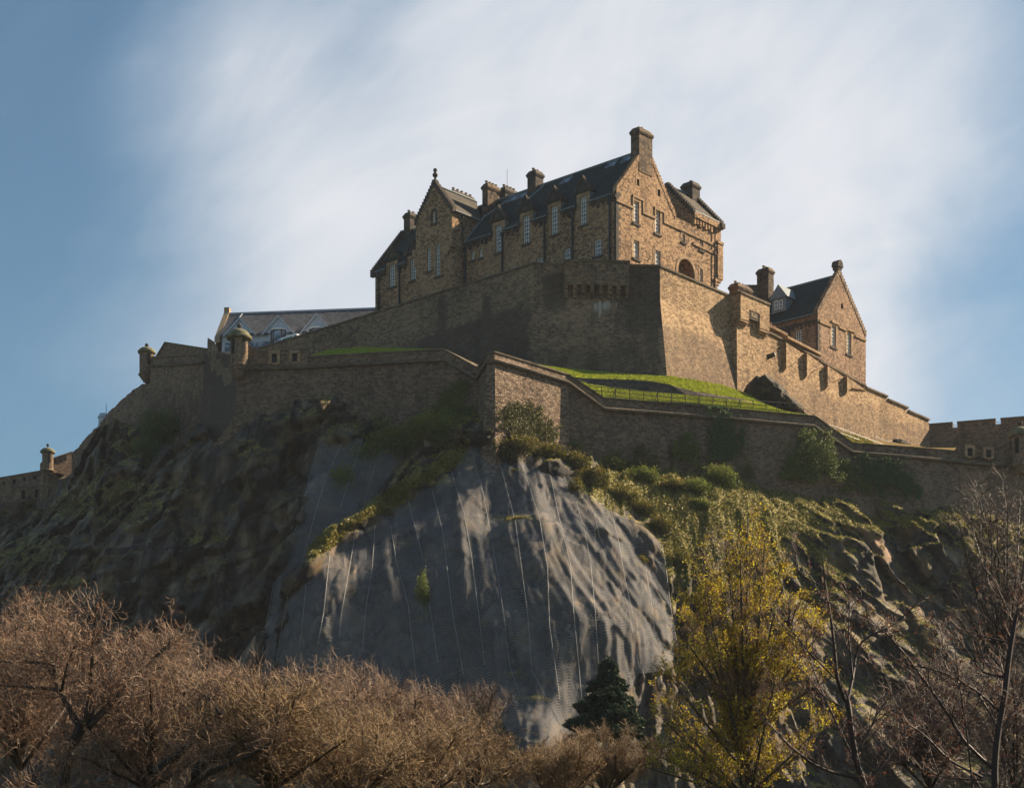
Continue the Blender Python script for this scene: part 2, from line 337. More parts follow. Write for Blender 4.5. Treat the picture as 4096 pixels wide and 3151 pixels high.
        if any(s.dr): a=me.attributes.new('drip','FLOAT','POINT'); a.data.foreach_set('value',np.array(s.dr,np.float32))
        if smooth: me.polygons.foreach_set('use_smooth',np.ones(len(me.polygons),bool))
        me.materials.append(mt); o=link(name,me,parent,loc)
        if label: o['label']=label
        return o
class Wf:   # a vertical wall frame: origin, horizontal tangent, outward normal
    def __init__(s,P0,t): 
        s.p=np.array(P0,float)[:2]; s.t=np.array(t,float)/np.linalg.norm(t); s.n=None; s.holes=[]
    def P(s,a,z,off=0.): q=s.p+s.t*a+s.n*off; return (q[0],q[1],z)
    def hit(s,u,v,off=0.):
        d=ray(u,v); p0=s.p+s.n*off; k=(p0@s.n)/(d[:2]@s.n); q=d[:2]*k; return (q-s.p)@s.t, CZ+d[2]*k
def frame(P0,t,n): W=Wf(P0,t); W.n=np.array(n,float)/np.linalg.norm(n); return W
def wallpoly(mb,W,outline,holes=(),off=0.,depth=.32):
    loops=[list(outline)]+[list(h) for h in holes]
    tris=geometry.tessellate_polygon([[Vector((a,b,0)) for a,b in l] for l in loops]); flat_=[p for l in loops for p in l]
    pts=[W.P(a,b,off) for a,b in flat_]; fs=[]
    for t in tris:
        A,B,Cc=[np.array(pts[i]) for i in t]; nn=np.cross(B-A,Cc-A)
        fs.append(tuple(t) if nn[0]*W.n[0]+nn[1]*W.n[1]>0 else tuple(t)[::-1])
    mb.add(pts,fs)
    for h in holes:
        m=len(h)
        for i in range(m):
            a,b=h[i],h[(i+1)%m]; mb.add([W.P(*a,off),W.P(*b,off),W.P(*b,off-depth),W.P(*a,off-depth)],[(0,1,2,3)])
def rect(s0,s1,z0,z1): return [(s0,z0),(s1,z0),(s1,z1),(s0,z1)]
def archp(s0,s1,z0,z1,n=8):
    r=(s1-s0)/2; c=(s0+s1)/2; zc=z1-r
    return [(s0,z0),(s1,z0)]+[(c+r*math.cos(math.pi*k/n),zc+r*math.sin(math.pi*k/n)) for k in range(n+1)]
def window(W,parent,r,cols=3,rows=6,arch=False,sur=.28,off=0.,hole=True,mt='white',gl='glass',sm='dress',name='window',sill=True,bar=.055):
    u0,v0,u1,v1=r; um=(u0+u1)/2; vm=(v0+v1)/2
    s0=W.hit(u0,vm,off)[0]; s1=W.hit(u1,vm,off)[0]; z1=W.hit(um,v0,off)[1]; z0=W.hit(um,v1,off)[1]
    if s0>s1: s0,s1=s1,s0
    poly=archp(s0,s1,z0,z1) if arch else rect(s0,s1,z0,z1)
    if hole: W.holes.append(poly)
    fo=off-.16 if hole else off+.03
    mb=MB(); e=.085
    if arch:
        inn=archp(s0+e,s1-e,z0+e,z1-e); m=len(poly)
        mb.add([W.P(*p,fo) for p in poly]+[W.P(*p,fo) for p in inn]+[W.P(*p,fo-.08) for p in inn],[(i,(i+1)%m,m+(i+1)%m,m+i) for i in range(m)]+[(m+i,m+(i+1)%m,2*m+(i+1)%m,2*m+i) for i in range(m)])
        zt=z1-(s1-s0)/2+.1
    else:
        for q in ((s0,s0+e,z0,z1),(s1-e,s1,z0,z1),(s0+e,s1-e,z0,z0+e),(s0+e,s1-e,z1-e,z1)): mb.box(W,q[0],q[1],fo-.08,fo,q[2],q[3])
        zt=z1
    for i in range(1,cols): x=s0+(s1-s0)*i/cols; mb.box(W,x-bar/2,x+bar/2,fo-.07,fo-.01,z0+e,(z1 if arch and i*2==cols else zt)-e)
    for j in range(1,rows):
        z=z0+(zt-z0)*j/rows; h=bar/2 if j*2!=rows and not(rows%2 and j==rows//2) else bar*.8
        mb.box(W,s0+e,s1-e,fo-.065,fo-.005,z-h,z+h)
    wo=mb.build(name,M[mt],parent)
    MB().add([W.P(*p,fo-.09) for p in poly],[tuple(range(len(poly)))]).build('pane',M[gl],wo)
    if sill: MB().box(W,s0-.25,s1+.25,-.05+off,.12+off,z0-.24,z0-.003).build('sill',M['dark'],wo)
    if sur:
        b=MB(); d=off+.025
        if arch:
            out=archp(s0-sur,s1+sur,z0,z1+sur); m=len(poly)
            fr=[(i,(i+1)%m,m+(i+1)%m,m+i) for i in range(1,m)]
            b.add([W.P(*p,d) for p in out]+[W.P(*p,d) for p in poly]+[W.P(*p,off-.05) for p in out],fr+[(i,(i+1)%m,2*m+(i+1)%m,2*m+i) for i in range(m)])
        else:
            for k in range(int((z1-z0)/.42)):      # alternating jamb stones
                x=sur+(.14 if k%2 else 0); za=z0+k*(z1-z0)/int((z1-z0)/.42); zb=z0+(k+1)*(z1-z0)/int((z1-z0)/.42)-.004
                b.box(W,s0-x,s0-.002,off-.05,d,za,zb); b.box(W,s1+.002,s1+x,off-.05,d,za,zb)
            b.box(W,s0-sur,s1+sur,off-.05,d+.01,z1+.002,z1+.4)
        b.build('surround',M[sm],wo)
    return wo,(s0,s1,z0,z1)
def steps(mb,W,a,za,b,zb,n,o0,o1,over=.12):
    for i in range(n):
        s0=a+(b-a)*i/n; s1=a+(b-a)*(i+1)/n; z0=za+(zb-za)*i/n; z1=za+(zb-za)*(i+1)/n
        lo=min(z0,z1)-.35; hi=max(z0,z1)+over
        mb.box(W,min(s0,s1),max(s0,s1)+.0,o0,o1,lo,hi)
def chimney(parent,W,s0,s1,o0,o1,z0,z1,pots=2,mt='dark',pm='pot',along='o',slots=(),name='chimney',label=None):
    mb=MB(); e=.14; h=.34
    mb.box(W,s0,s1,o0,o1,z0,z1-.75)
    mb.box(W,s0-e*.6,s1+e*.6,o0-e*.6,o1+e*.6,z1-.745,z1-.6)
    a=[W.P(*q) for q in ((s0-e,z1-.6,o1+e),(s1+e,z1-.6,o1+e),(s1+e,z1-.6,o0-e),(s0-e,z1-.6,o0-e))]
    c=[W.P(*q) for q in ((s0+.12,z1,o1-.12),(s1-.12,z1,o1-.12),(s1-.12,z1,o0+.12),(s0+.12,z1,o0+.12))]
    c0=[(p[0],p[1],p[2]+.16) for p in a]; mb.hexa(a+c0); mb.hexa([tuple(np.array(p)+(0,0,.003)) for p in c0]+c)
    o=mb.build(name,M[mt],parent,label=label)
    for (fa,ss,zz) in slots:   # vents as small dark boxes, their inner shade painted; fa 'o' = on the outward face, 's0'/'s1' = on an end face
        b=MB()
        if fa=='o': b.box(W,ss-.11,ss+.11,o1-.05,o1+.004,zz,zz+.5)
        else: x=s0 if fa=='s0' else s1; b.box(W,x-.004 if fa=='s0' else x-.05,x+.05 if fa=='s0' else x+.004,ss-.11,ss+.11,zz,zz+.5)
        b.build('vent',M['void'],o)
    for i in range(pots):
        k=(i+.5)/pots; s=(s0+(s1-s0)*k) if along=='s' else (s0+s1)/2; q=(o0+(o1-o0)*k) if along=='o' else (o0+o1)/2
        p=W.P(s,0,q); MB().lathe(p,[(.0,z1-.05),(.15,z1-.05),(.14,z1+.2),(.2,z1+.22),(.2,z1+.32),(.12,z1+.32),(.1,z1+.1)],10).build('pot',M[pm],o)
    return o
def plane_hit(u,v,P,n): d=ray(u,v); c=np.array([0,0,CZ]); n=np.array(n); k=((np.array(P)-c)@n)/(d@n); return c+d*k
def z1_(x,y): return 1450+x/2.1,480+y/2.1
def z2_(x,y): return 2150+x/2.1,480+y/2.1
def z3_(x,y): return 2800+x/2.1,1000+y/2.1
def R(f,x0,y0,x1,y1): a=f(x0,y0); b=f(x1,y1); return (a[0],a[1],b[0],b[1])
# value noise for shapes
def _h(ix,iy,k): 
    x=np.sin(ix*127.1+iy*311.7+k*74.7)*43758.5453; return x-np.floor(x)
def vnoise(x,y,k=0):
    ix=np.floor(x); iy=np.floor(y); fx=x-ix; fy=y-iy; fx=fx*fx*(3-2*fx); fy=fy*fy*(3-2*fy)
    return (_h(ix,iy,k)*(1-fx)+_h(ix+1,iy,k)*fx)*(1-fy)+(_h(ix,iy+1,k)*(1-fx)+_h(ix+1,iy+1,k)*fx)*fy
def fbm(x,y,k=0,o=4):
    s=0; a=.5
    for i in range(o): s=s+a*vnoise(x,y,k+i*3.3); x=x*2.03+5.1; y=y*2.03+1.7; a*=.5
    return s
def facets(x,y,k=0,tilt=.6):   # broken blocky faces: each cell is a tilted plane
    ix=np.floor(x); iy=np.floor(y); best=np.full(x.shape,1e9); h=np.zeros(x.shape)
    for dx in (-1,0,1):
        for dy in (-1,0,1):
            cx=ix+dx; cy=iy+dy; px=cx+_h(cx,cy,k); py=cy+_h(cx,cy,k+1.3); d=(x-px)**2+(y-py)**2
            v=_h(cx,cy,k+2.7)-.5+(x-px)*(_h(cx,cy,k+4.1)-.5)*2*tilt+(y-py)*(_h(cx,cy,k+5.9)-.5)*2*tilt
            m=d<best; best=np.where(m,d,best); h=np.where(m,v,h)
    return h
def facets2(x,y,k=0,tilt=.6):   # as facets, also the tone of each block and the joint between blocks
    ix=np.floor(x); iy=np.floor(y); b1=np.full(x.shape,1e9); b2=b1.copy(); h=np.zeros(x.shape); t=np.zeros(x.shape)
    for dx in (-1,0,1):
        for dy in (-1,0,1):
            cx=ix+dx; cy=iy+dy; px=cx+_h(cx,cy,k); py=cy+_h(cx,cy,k+1.3); d=(x-px)**2+(y-py)**2
            v=_h(cx,cy,k+2.7)-.5+(x-px)*(_h(cx,cy,k+4.1)-.5)*2*tilt+(y-py)*(_h(cx,cy,k+5.9)-.5)*2*tilt
            m=d<b1; b2=np.where(m,b1,np.minimum(b2,d)); b1=np.where(m,d,b1); h=np.where(m,v,h); t=np.where(m,_h(cx,cy,k+7.3),t)
    return h,t,np.clip(1-(np.sqrt(b2)-np.sqrt(b1))*7,0,1)
def inpoly(x,y,poly):
    x=np.asarray(x,float); y=np.asarray(y,float); r=np.zeros(x.shape,bool); m=len(poly)
    for i in range(m):
        x1,y1=poly[i]; x2,y2=poly[(i+1)%m]
        if y1==y2: continue
        r^=((y1>y)!=(y2>y))&(x<(x2-x1)*(y-y1)/(y2-y1)+x1)
    return r
def edgedist(x,y,poly):
    d=np.full(np.shape(x),1e9); m=len(poly)
    for i in range(m):
        a=np.array(poly[i],float); b=np.array(poly[(i+1)%m],float); e=b-a; t=np.clip(((x-a[0])*e[0]+(y-a[1])*e[1])/(e@e+1e-9),0,1)
        d=np.minimum(d,np.hypot(x-a[0]-t*e[0],y-a[1]-t*e[1]))
    return d
# ---------------------------------------------------------------- the big hospital range on the summit
C0=np.array([11.56,210.0]); D1=np.array([-.744,.668]); D2=np.array([.668,.744])
FA=frame(C0,D1,-D2); FG=frame(C0,D2,-D1); FG.P_=FG.P
EZ,RZ,RB,ER=83.0,89.3,5.4,10.8     # eaves, ridge height, ridge distance, rear eaves
def Q(a,b,z): return (*(C0+D1*a+D2*b),z)
hosp=thing('castle_hospital','tallest tan stone range on the summit, with crow-stepped gables and dark slate roof','building',Q(0,0,73.5))
TWO=2.1; GB=73.0
# windows of the long shaded front
tall=[(z1_,1118,882,1172,1114),(z1_,1350,804,1404,1040),(z1_,1586,724,1641,964),(z2_,357,643,413,884),(z1_,226,1217,273,1404),(z1_,402,1160,452,1347)]
wins=[]
for t in tall: wins.append((window(FA,hosp,R(*t),3,7,sur=.3)[1]))
for t in [(z2_,478,1002,537,1143),(z2_,220,1080,277,1230),(z1_,1460,1156,1517,1280),(z1_,1231,1230,1285,1340),(z1_,1019,1297,1070,1400),(z1_,418,1485,467,1590),(z1_,226,1545,273,1650)]:
    window(FA,hosp,R(*t),3,4,sur=.2,name='window')
for t in [(z1_,915,1100,938,1180),(z1_,982,1078,1006,1158)]: window(FA,hosp,R(*t),2,3,True,sur=.3,sm='dress')
# wall of the long front
mb=MB(); tallh=[rect(*w) for w in wins]
for (a,e_) in ((0,23.2),(29.2,38.4)):
    ol=[(a,GB),(e_,GB),(e_,EZ)]
    for (s0,s1,za,zb) in sorted([w for w in wins if a<w[0]<e_],reverse=True):
        ol+=[(s1,EZ),(s1,za),(s0,za),(s0,EZ)]
        for (p,q) in (((s1,EZ+.9),(s1,za)),((s1,za),(s0,za)),((s0,za),(s0,EZ+.9))): mb.add([FA.P(*p,0),FA.P(*q,0),FA.P(*q,-.32),FA.P(*p,-.32)],[(0,1,2,3)])
    ol+=[(a,EZ)]; wallpoly(mb,FA,ol,[h for h in FA.holes if a<h[0][0]<e_ and h not in tallh])
# gable face
gw=[(z2_,808,683,852,868,3,6),(z2_,988,770,1030,955,3,6),(z2_,808,1013,852,1165,3,4),(z2_,990,1098,1032,1240,3,4)]
for t in gw: window(FG,hosp,R(*t[:5]),t[5],t[6],sur=.35,sm='dress')
for t in [(z2_,834,497,854,553),(z2_,1008,585,1030,640),(z2_,1216,962,1238,1026),(z2_,1364,985,1390,1095),(z2_,1364,1250,1388,1375)]:
    window(FG,hosp,R(*t),1,2,sur=.22,gl='glassd',mt='white' if t[2]>900 else 'iron',sill=t[2]>900)
um=z2_(1249,1170); uL=FG.hit(*z2_(1180,1260))[0]; uR=FG.hit(*z2_(1318,1260))[0]; zt=FG.hit(*um)[1]
nich=archp(uL,uR,GB+1.2,zt,12); FG.holes.append(nich)
CZ1=77.9
main=[(0,GB),(18.4,GB),(18.4,CZ1),(19.8,CZ1+.5),(19.8,84.9),(14.2,84.9),(14.2,83.2),(10.9,83.2),(10.9,83.4),(5.4,89.7),(0,83.4)]
wallpoly(mb,FG,main,FG.holes,depth=.35)
mb.add([FG.P(a,z,-1.2) for a,z in nich],[tuple(range(len(nich)))])
m=len(nich); 
for i in range(m): a,b=nich[i],nich[(i+1)%m]; mb.add([FG.P(*a,-.35),FG.P(*b,-.35),FG.P(*b,-1.2),FG.P(*a,-1.2)],[(0,1,2,3)])
# rear, far end and the recess between the two gables
mb.add([Q(0,ER,GB),Q(38.4,ER,GB),Q(38.4,ER,EZ),Q(0,ER,EZ)],[(0,1,2,3)])
mb.add([Q(38.4,0,GB),Q(38.4,ER,GB),Q(38.4,ER,EZ),Q(38.4,RB,RZ),Q(38.4,0,EZ)],[(0,1,2,3,4)])
mb.add([Q(0,14.2,80),Q(7.6,14.2,80),Q(7.6,14.2,84.7),Q(3.8,14.2,88.8),Q(0,14.2,84.7)],[(0,1,2,3,4)])
mb.add([Q(4.5,10.8,80),Q(4.5,14.2,80),Q(4.5,14.2,86),Q(4.5,10.8,86)],[(0,1,2,3)])
mb.add([Q(.6,10.8,82.6),Q(4.5,10.8,82.6),Q(4.5,14.2,82.6),Q(.6,14.2,82.6)],[(0,1,2,3)])
mb.add([Q(.5,10.8,83.2),Q(.5,14.2,83.2),Q(.5,14.2,82.6),Q(.5,10.8,82.6)],[(0,1,2,3)]); mb.add([Q(0,10.8,83.2),Q(.5,10.8,83.2),Q(.5,14.2,83.2),Q(0,14.2,83.2)],[(0,1,2,3)])
mb.add([Q(0,18.4,GB),Q(8,18.4,GB),Q(8,18.4,CZ1),Q(0,18.4,CZ1)],[(0,1,2,3)]); mb.add([Q(0,19.8,CZ1+.5),Q(7.6,19.8,CZ1+.5),Q(7.6,19.8,84.9),Q(3.8,19.8,88.8),Q(0,19.8,84.9)],[(0,1,2,3,4)])
mb.add([Q(0,18.4,CZ1),Q(8,18.4,CZ1),Q(8,19.8,CZ1+.5),Q(0,19.8,CZ1+.5)],[(0,1,2,3)])
mb.add([Q(8,18.4,GB),Q(8,10.8,GB),Q(8,10.8,84.7),Q(8,18.4,84.7)],[(0,1,2,3)])
mb.build('wall',M['hosp'],hosp)
# corbelled corner of the far end
b=MB()
for i in range(4): b.box(FG,18.42,18.7+.3*i,-.9,.02+.05*i,CZ1-1.3+.38*i,CZ1-.94+.38*i)
b.box(FG,18.9,19.95,-1.0,.22,CZ1+.25,82.3); b.box(FG,18.8,20.0,-1.1,.3,82.3,82.6)
b.build('corner_corbel',M['hosp'],hosp)
# tower with crow-stepped gable on the long front
FT=frame(C0-D2*TWO,D1,-D2)
TZ0=82.3; b=MB()
for t in [(z1_,543,1070,574,1272),(z1_,616,1042,650,1314)]: window(FT,hosp,R(*t),2,8,True,sur=.28)
tw2=window(FT,hosp,R(z1_,588,765,612,870),2,4,True,sur=.3,sm='dark')
window(FT,hosp,R(z1_,538,1462,566,1490),2,2,sur=.15)
wallpoly(b,FT,[(24.8,GB),(29.2,GB),(29.2,86.3),(26.2,90.1),(24.8,88.33)],[h for h in FT.holes if h[0][0]>24.8],depth=.4)
wallpoly(b,FT,[(23.2,TZ0),(24.8,TZ0),(24.8,88.33),(23.2,86.3)],depth=.3)
for i in range(8):   # rounded lower corner
    a0=math.pi/2*i/8; a1=math.pi/2*(i+1)/8; f=lambda a:(24.8-1.6*math.sin(a),-.5-1.6*math.cos(a))
    p,q=f(a0),f(a1); b.add([Q(p[0],p[1],GB),Q(q[0],q[1],GB),Q(q[0],q[1],TZ0),Q(p[0],p[1],TZ0)],[(0,1,2,3)])
b.add([Q(23.2,-.5,GB),Q(23.2,0,GB),Q(23.2,0,TZ0),Q(23.2,-.5,TZ0)],[(0,1,2,3)])
b.add([Q(23.2,-2.1,TZ0),Q(24.8,-2.1,TZ0),Q(24.8,0,TZ0),Q(23.2,0,TZ0)],[(0,1,2,3)])
b.add([Q(23.2,-2.1,TZ0),Q(23.2,5,TZ0),Q(23.2,5,86.3),Q(23.2,-2.1,86.3)],[(0,1,2,3)])
b.add([Q(29.2,-2.1,GB),Q(29.2,5,GB),Q(29.2,5,86.3),Q(29.2,-2.1,86.3)],[(0,1,2,3)])
b.build('tower_wall',M['hosp'],hosp)
b=MB()
for i in range(4): b.box(FT,23.15+.38*i,24.9,-.6,.03+.0*i,TZ0-.38*(i+1),TZ0-.38*i-.01)
for i in range(3): b.box(FT,23.12,24.9-.35*i,-.3+.02*i,.06,TZ0+.02+.14*i,TZ0+.15+.14*i)
b.box(FT,29.21,29.5,-1.9,.04,81.0,82.2); b.box(FT,29.21,29.8,-1.9,.04,82.2,83.0)
b.build('tower_corbel',M['dress'],hosp)
b=MB(); steps(b,FT,23.0,86.3,26.05,90.2,12,-.55,.06); steps(b,FT,26.35,90.2,29.4,86.3,12,-.55,.06); b.box(FT,25.95,26.45,-.55,.06,89.8,90.6)
b.build('crow_steps',M['dark'],hosp)
p=FT.P(26.2,0,-.25); MB().lathe(p,[(0,90.5),(.14,90.6),(.12,90.9),(.3,91.05),(.33,91.3),(.2,91.45),(.12,91.5),(.25,91.7),(.2,91.95),(0,92.05)],10).build('finial',M['dark'],hosp,smooth=True)
# roofs
def slab(pts,th,mt,name='roof'):
    P=[np.array(p,float) for p in pts]; n=np.cross(P[1]-P[0],P[2]-P[0]); n/=np.linalg.norm(n); n=n if n[2]>0 else -n
    q=[p-n*th for p in P]; m=len(P)
    return MB().add(P+q,[tuple(range(m)),tuple(range(m,2*m))[::-1]]+[(i,(i+1)%m,m+(i+1)%m,m+i) for i in range(m)]).build(name,M[mt],hosp)
sl1=(RZ-EZ)/RB
b=MB()
for (a,e_) in ((.45,23.1),(29.3,37.9)):
    xs=[a]+sum([[s0-.31,s1+.31] for s0,s1,_,_ in sorted(wins) if a<s0<e_],[])+[e_]
    for i in range(len(xs)-1):
        bb=-.3 if i%2==0 else .5; z_=EZ+sl1*bb+.15; P4_=[Q(xs[i],bb,z_),Q(xs[i+1],bb,z_),Q(xs[i+1],RB,RZ),Q(xs[i],RB,RZ)]; dn=[(p[0],p[1],p[2]-.16) for p in P4_]
        b.add(P4_+dn,[(0,1,2,3),(0,4,5,1)]); 
b.build('roof',M['slate'],hosp)
slab([Q(.45,RB,RZ+.01),Q(37.9,RB,RZ+.01),Q(37.9,ER+.2,EZ),Q(.45,ER+.2,EZ)],.14,'slate')
slab([Q(22.95,-1.6,86.2),Q(22.95,3.0,86.2),Q(26.2,5.4,90.0),Q(26.2,-1.6,90.0)],.12,'slate3')
slab([Q(29.4,-1.6,86.2),Q(29.4,3.0,86.2),Q(26.2,5.4,90.0),Q(26.2,-1.6,90.0)],.12,'slate')
slab([Q(-.15,14.55,84.8),Q(-.15,19.4,84.8),Q(3.8,19.4,88.85),Q(3.8,14.55,88.85)],.12,'slate3')
slab([Q(7.7,14.55,84.8),Q(7.7,19.4,84.8),Q(3.8,19.4,88.86),Q(3.8,14.55,88.86)],.12,'slate')
b=MB(); b.tube([Q(.5,RB,RZ+.08),Q(37.8,RB,RZ+.08)],.13); b.tube([Q(26.2,-1.6,90.06),Q(26.2,5.4,90.06)],.12); b.tube([Q(3.8,14.5,88.95),Q(3.8,19.4,88.95)],.1)

for (a,e_) in ((.45,22.9),(29.4,38.2)):
    xs=[a]+sum([[s0-.5,s1+.5] for s0,s1,_,_ in sorted(wins) if a<s0<e_],[])+[e_]
    for i in range(0,len(xs),2): b.tube([Q(xs[i],-.32,EZ-.22),Q(xs[i+1],-.32,EZ-.22)],.09)
b.tube([Q(22.9,-1.8,86.15),Q(22.9,2.9,86.15)],.1); b.tube([Q(-.2,14.3,84.8),Q(-.2,19.4,84.8)],.12)
def onroof(a,b): return Q(a,b,EZ+sl1*b+.06)
b.tube([onroof(22.9,-.1),onroof(22.9,3.4)],.14,4); b.tube([onroof(22.9,3.0),onroof(19.8,5.2)],.16,4); b.tube([onroof(16.2,3.6),onroof(15.0,5.3)],.14,4); b.tube([onroof(16.2,3.6),onroof(17.6,3.4)],.1,4)
b.build('ridge_and_gutter',M['lead'],hosp)
rn=np.array([*( -D2*sl1),1.0]); rn/=np.linalg.norm(rn)
for t in [(z2_,242,514),(z2_,625,378),(z2_,752,333),(z1_,1260,668),(z1_,1345,640)]:
    p=plane_hit(*t[0](t[1],t[2]),Q(0,0,EZ),rn); d=np.array([*D1,0]); uu=np.cross(rn,d); uu=uu if uu[2]>0 else -uu
    f=lambda i,j,k:p+d*i+uu*j+rn*k
    mb=MB(); 
    for (x0,x1,y0,y1) in ((-.75,-.62,-.6,.6),(.62,.75,-.6,.6),(-.62,.62,-.6,-.48),(-.62,.62,.48,.6)): mb.hexa([f(x0,y0,.0),f(x1,y0,.0),f(x1,y1,.0),f(x0,y1,.0),f(x0,y0,.14),f(x1,y0,.14),f(x1,y1,.14),f(x0,y1,.14)])
    o=mb.build('skylight',M['lead'],hosp); MB().add([f(-.62,-.48,.08),f(.62,-.48,.08),f(.62,.48,.08),f(-.62,.48,.08)],[(0,1,2,3)]).build('pane',M['glassd'],o)
# crow steps
for q in ((0.0,83.3,4.05,88.1),(6.45,88.6,10.95,83.3)): b=MB(); steps(b,FG,*q,17,-.5,.05); b.build('crow_steps',M['hosp'],hosp)
FE=frame(C0+D2*14.2,D1,-D2); b=MB(); steps(b,FE,-.1,84.8,3.8,89.0,13,-.5,.05); steps(b,FE,3.8,89.0,7.7,84.8,13,-.5,.05); b.build('crow_steps',M['dark'],hosp)
FE2=frame(C0+D2*19.4,D1,-D2); b=MB(); steps(b,FE2,-.35,84.7,3.2,88.5,12,-.5,.1); steps(b,FE2,4.2,88.5,7.9,84.7,12,-.5,.1); b.box(FE2,-.55,-.1,-.55,.12,84.2,84.75); b.build('crow_steps',M['dark'],hosp)
FL=frame(C0+D1*38.4,D2,-D1); b=MB(); steps(b,FL,-.15,83.1,5.0,89.3,19,-.45,.1); steps(b,FL,5.8,89.3,10.9,83.1,19,-.45,.1); b.box(FL,-.4,.1,-.5,.12,82.3,83.2); b.build('crow_steps',M['dark'],hosp)
# chimneys
chimney(hosp,FG,4.05,6.45,-1.15,.06,86.5,91.55,1,'stack',along='s',slots=[('o',4.8,89.7),('o',5.7,89.4)],label='tall chimney on the near gable')
chimney(hosp,FA,22.6,23.5,-5.7,-3.5,85.5,91.0,4,'stack',slots=[('s0',-4.0,89.2),('s0',-4.7,89.2)],label='broad chimney beside the tower roof')
chimney(hosp,FA,22.3,23.2,-8.6,-6.3,85.5,91.3,4,'dark')
chimney(hosp,FA,16.0,17.3,-6.1,-4.7,86.5,91.2,2,'dark')
chimney(hosp,FA,29.9,30.7,-9.0,-5.2,86,92.6,5,'dark')
chimney(hosp,FA,37.2,38.3,-6.4,-4.9,86,91.6,2,'dark')
chimney(hosp,FG,18.2,19.7,-4.6,-3.0,84.5,90.4,1,'dark',along='s')
MB().tube([Q(21.8,6.1,91),Q(21.8,6.1,93.1)],.03,4).build('aerial',M['iron'],hosp)
# stone dormer heads over the tall windows
for (s0,s1,za,zb) in wins:
    b=MB(); e=.5; zp=zb+.42; ap=zp+1.55; sm=(s0+s1)/2; hw=(s1-s0)/2
    b.box(FA,s0-e,s0-.31,-.6,.05,EZ-1.2,zp); b.box(FA,s1+.31,s1+e,-.6,.05,EZ-1.2,zp); b.box(FA,s0-.31,s1+.31,-.5,.03,zb+.403,zp+.02)
    b.box(FA,s0-.31,s1+.31,-.5,-.33,EZ-.3,zb+.4)
    do=b.build('dormer',M['dress'],hosp); w_=hw+.78
    q=[FA.P(sm-w_,zp+.03,.22),FA.P(sm+w_,zp+.03,.22),FA.P(sm,ap,.22)]; back=(ap-EZ)/sl1+.2; bk2=(zp-EZ)/sl1+.1
    r=[FA.P(sm-w_,zp+.03,-bk2),FA.P(sm+w_,zp+.03,-bk2),FA.P(sm,ap,-back)]
    MB().add(q+r,[(0,1,2),(0,2,5,3),(1,4,5,2),(0,3,4,1)]).build('dormer_roof',M['slate'],do)
    b=MB(); n2=6
    for sg in (-1,1):
        for i in range(n2):
            x0=sm+sg*w_*(1-i/n2); x1=sm+sg*w_*(1-(i+1)/n2); zz=zp+.03+(ap-zp)*i/n2
            b.box(FA,min(x0,x1),max(x0,x1),-.2,.3,zz-.06,zz+(ap-zp)/n2+.16)
    b.box(FA,sm-.13,sm+.13,-.1,.3,ap,ap+.35)
    b.add([FA.P(sm-w_*.5,zp+.2,.235),FA.P(sm+w_*.5,zp+.2,.235),FA.P(sm,zp+1.05,.235)],[(0,1,2)])
    b.build('pediment',M['dark'],do)
    MB().add([FA.P(sm-w_+.25,zp,0),FA.P(sm-w_+.25,zp,-bk2),FA.P(sm-w_+.25,EZ-.3,0)],[(0,1,2)]).add([FA.P(sm+w_-.25,zp,0),FA.P(sm+w_-.25,zp,-bk2),FA.P(sm+w_-.25,EZ-.3,0)],[(0,1,2)]).build('cheek',M['lead'],do)
# corbel table under the eaves, blackened band, string courses
for (a,e_) in [(0,23.1),(29.3,38.3)]:
    xs=[a]+sum([[s0-.55,s1+.55] for s0,s1,_,_ in sorted(wins) if a<s0<e_],[])+[e_]
    for i in range(0,len(xs),2):
        b=MB(); b.box(FA,xs[i],xs[i+1],-.05,.2,EZ-.62,EZ-.34); n_=max(1,int((xs[i+1]-xs[i])/.62)); d_=(xs[i+1]-xs[i])/n_
        for k in range(n_): b.box(FA,xs[i]+d_*(k+.25),xs[i]+d_*(k+.25)+.32,-.05,.16,EZ-.95-(.22 if k%2 else 0),EZ-.615)
        b.build('corbel_table',M['dark'],hosp)
b=MB(); y=14.3
while y<18.6: b.box(FG,y,y+.3,-.02,.2,83.3+(.18 if int(y/.55)%2 else 0),84.1); y+=.55
b.box(FG,14.2,19.9,-.02,.3,84.1,84.75); b.box(FG,14.2,19.8,.0,.12,80.9,81.25)
b.build('corbel_table',M['hosp'],hosp)
b=MB(); ps=[z2_(*p) for p in [(665,680),(800,735),(800,640),(885,672),(885,782),(985,820),(985,742),(1062,775),(1062,858),(1500,1058)]]
sz=[FG.hit(*p) for p in ps]
for i in range(len(sz)-1):
    (a,za),(c,zc)=sz[i],sz[i+1]
    if abs(c-a)<.25: b.box(FG,a-.1,a+.1,0,.12,min(za,zc)-.1,max(za,zc)+.1)
    else: zz=(za+zc)/2; b.box(FG,a-.1,c+.1,0,.13,zz-.13,zz+.13)
b.build('string_course',M['dress'],hosp)
b=MB()
for i in range(26):
    z=GB+i*.42; l=.75 if i%2 else .45
    if z<83: b.box(FG,-.02,l,-.3,.02,z,z+.41)
b.build('quoins',M['dark'],hosp)
b=MB(); 
for t in (archp(uL-.42,uR+.42,GB+1.2,zt+.42,12),):
    m=len(t); b.add([FG.P(*p,.05) for p in t]+[FG.P(*p,.05) for p in nich]+[FG.P(*p,-.05) for p in t],[(i,(i+1)%m,m+(i+1)%m,m+i) for i in range(1,m)]+[(i,(i+1)%m,2*m+(i+1)%m,2*m+i) for i in range(m)])
b.build('niche_arch',M['dress'],hosp)
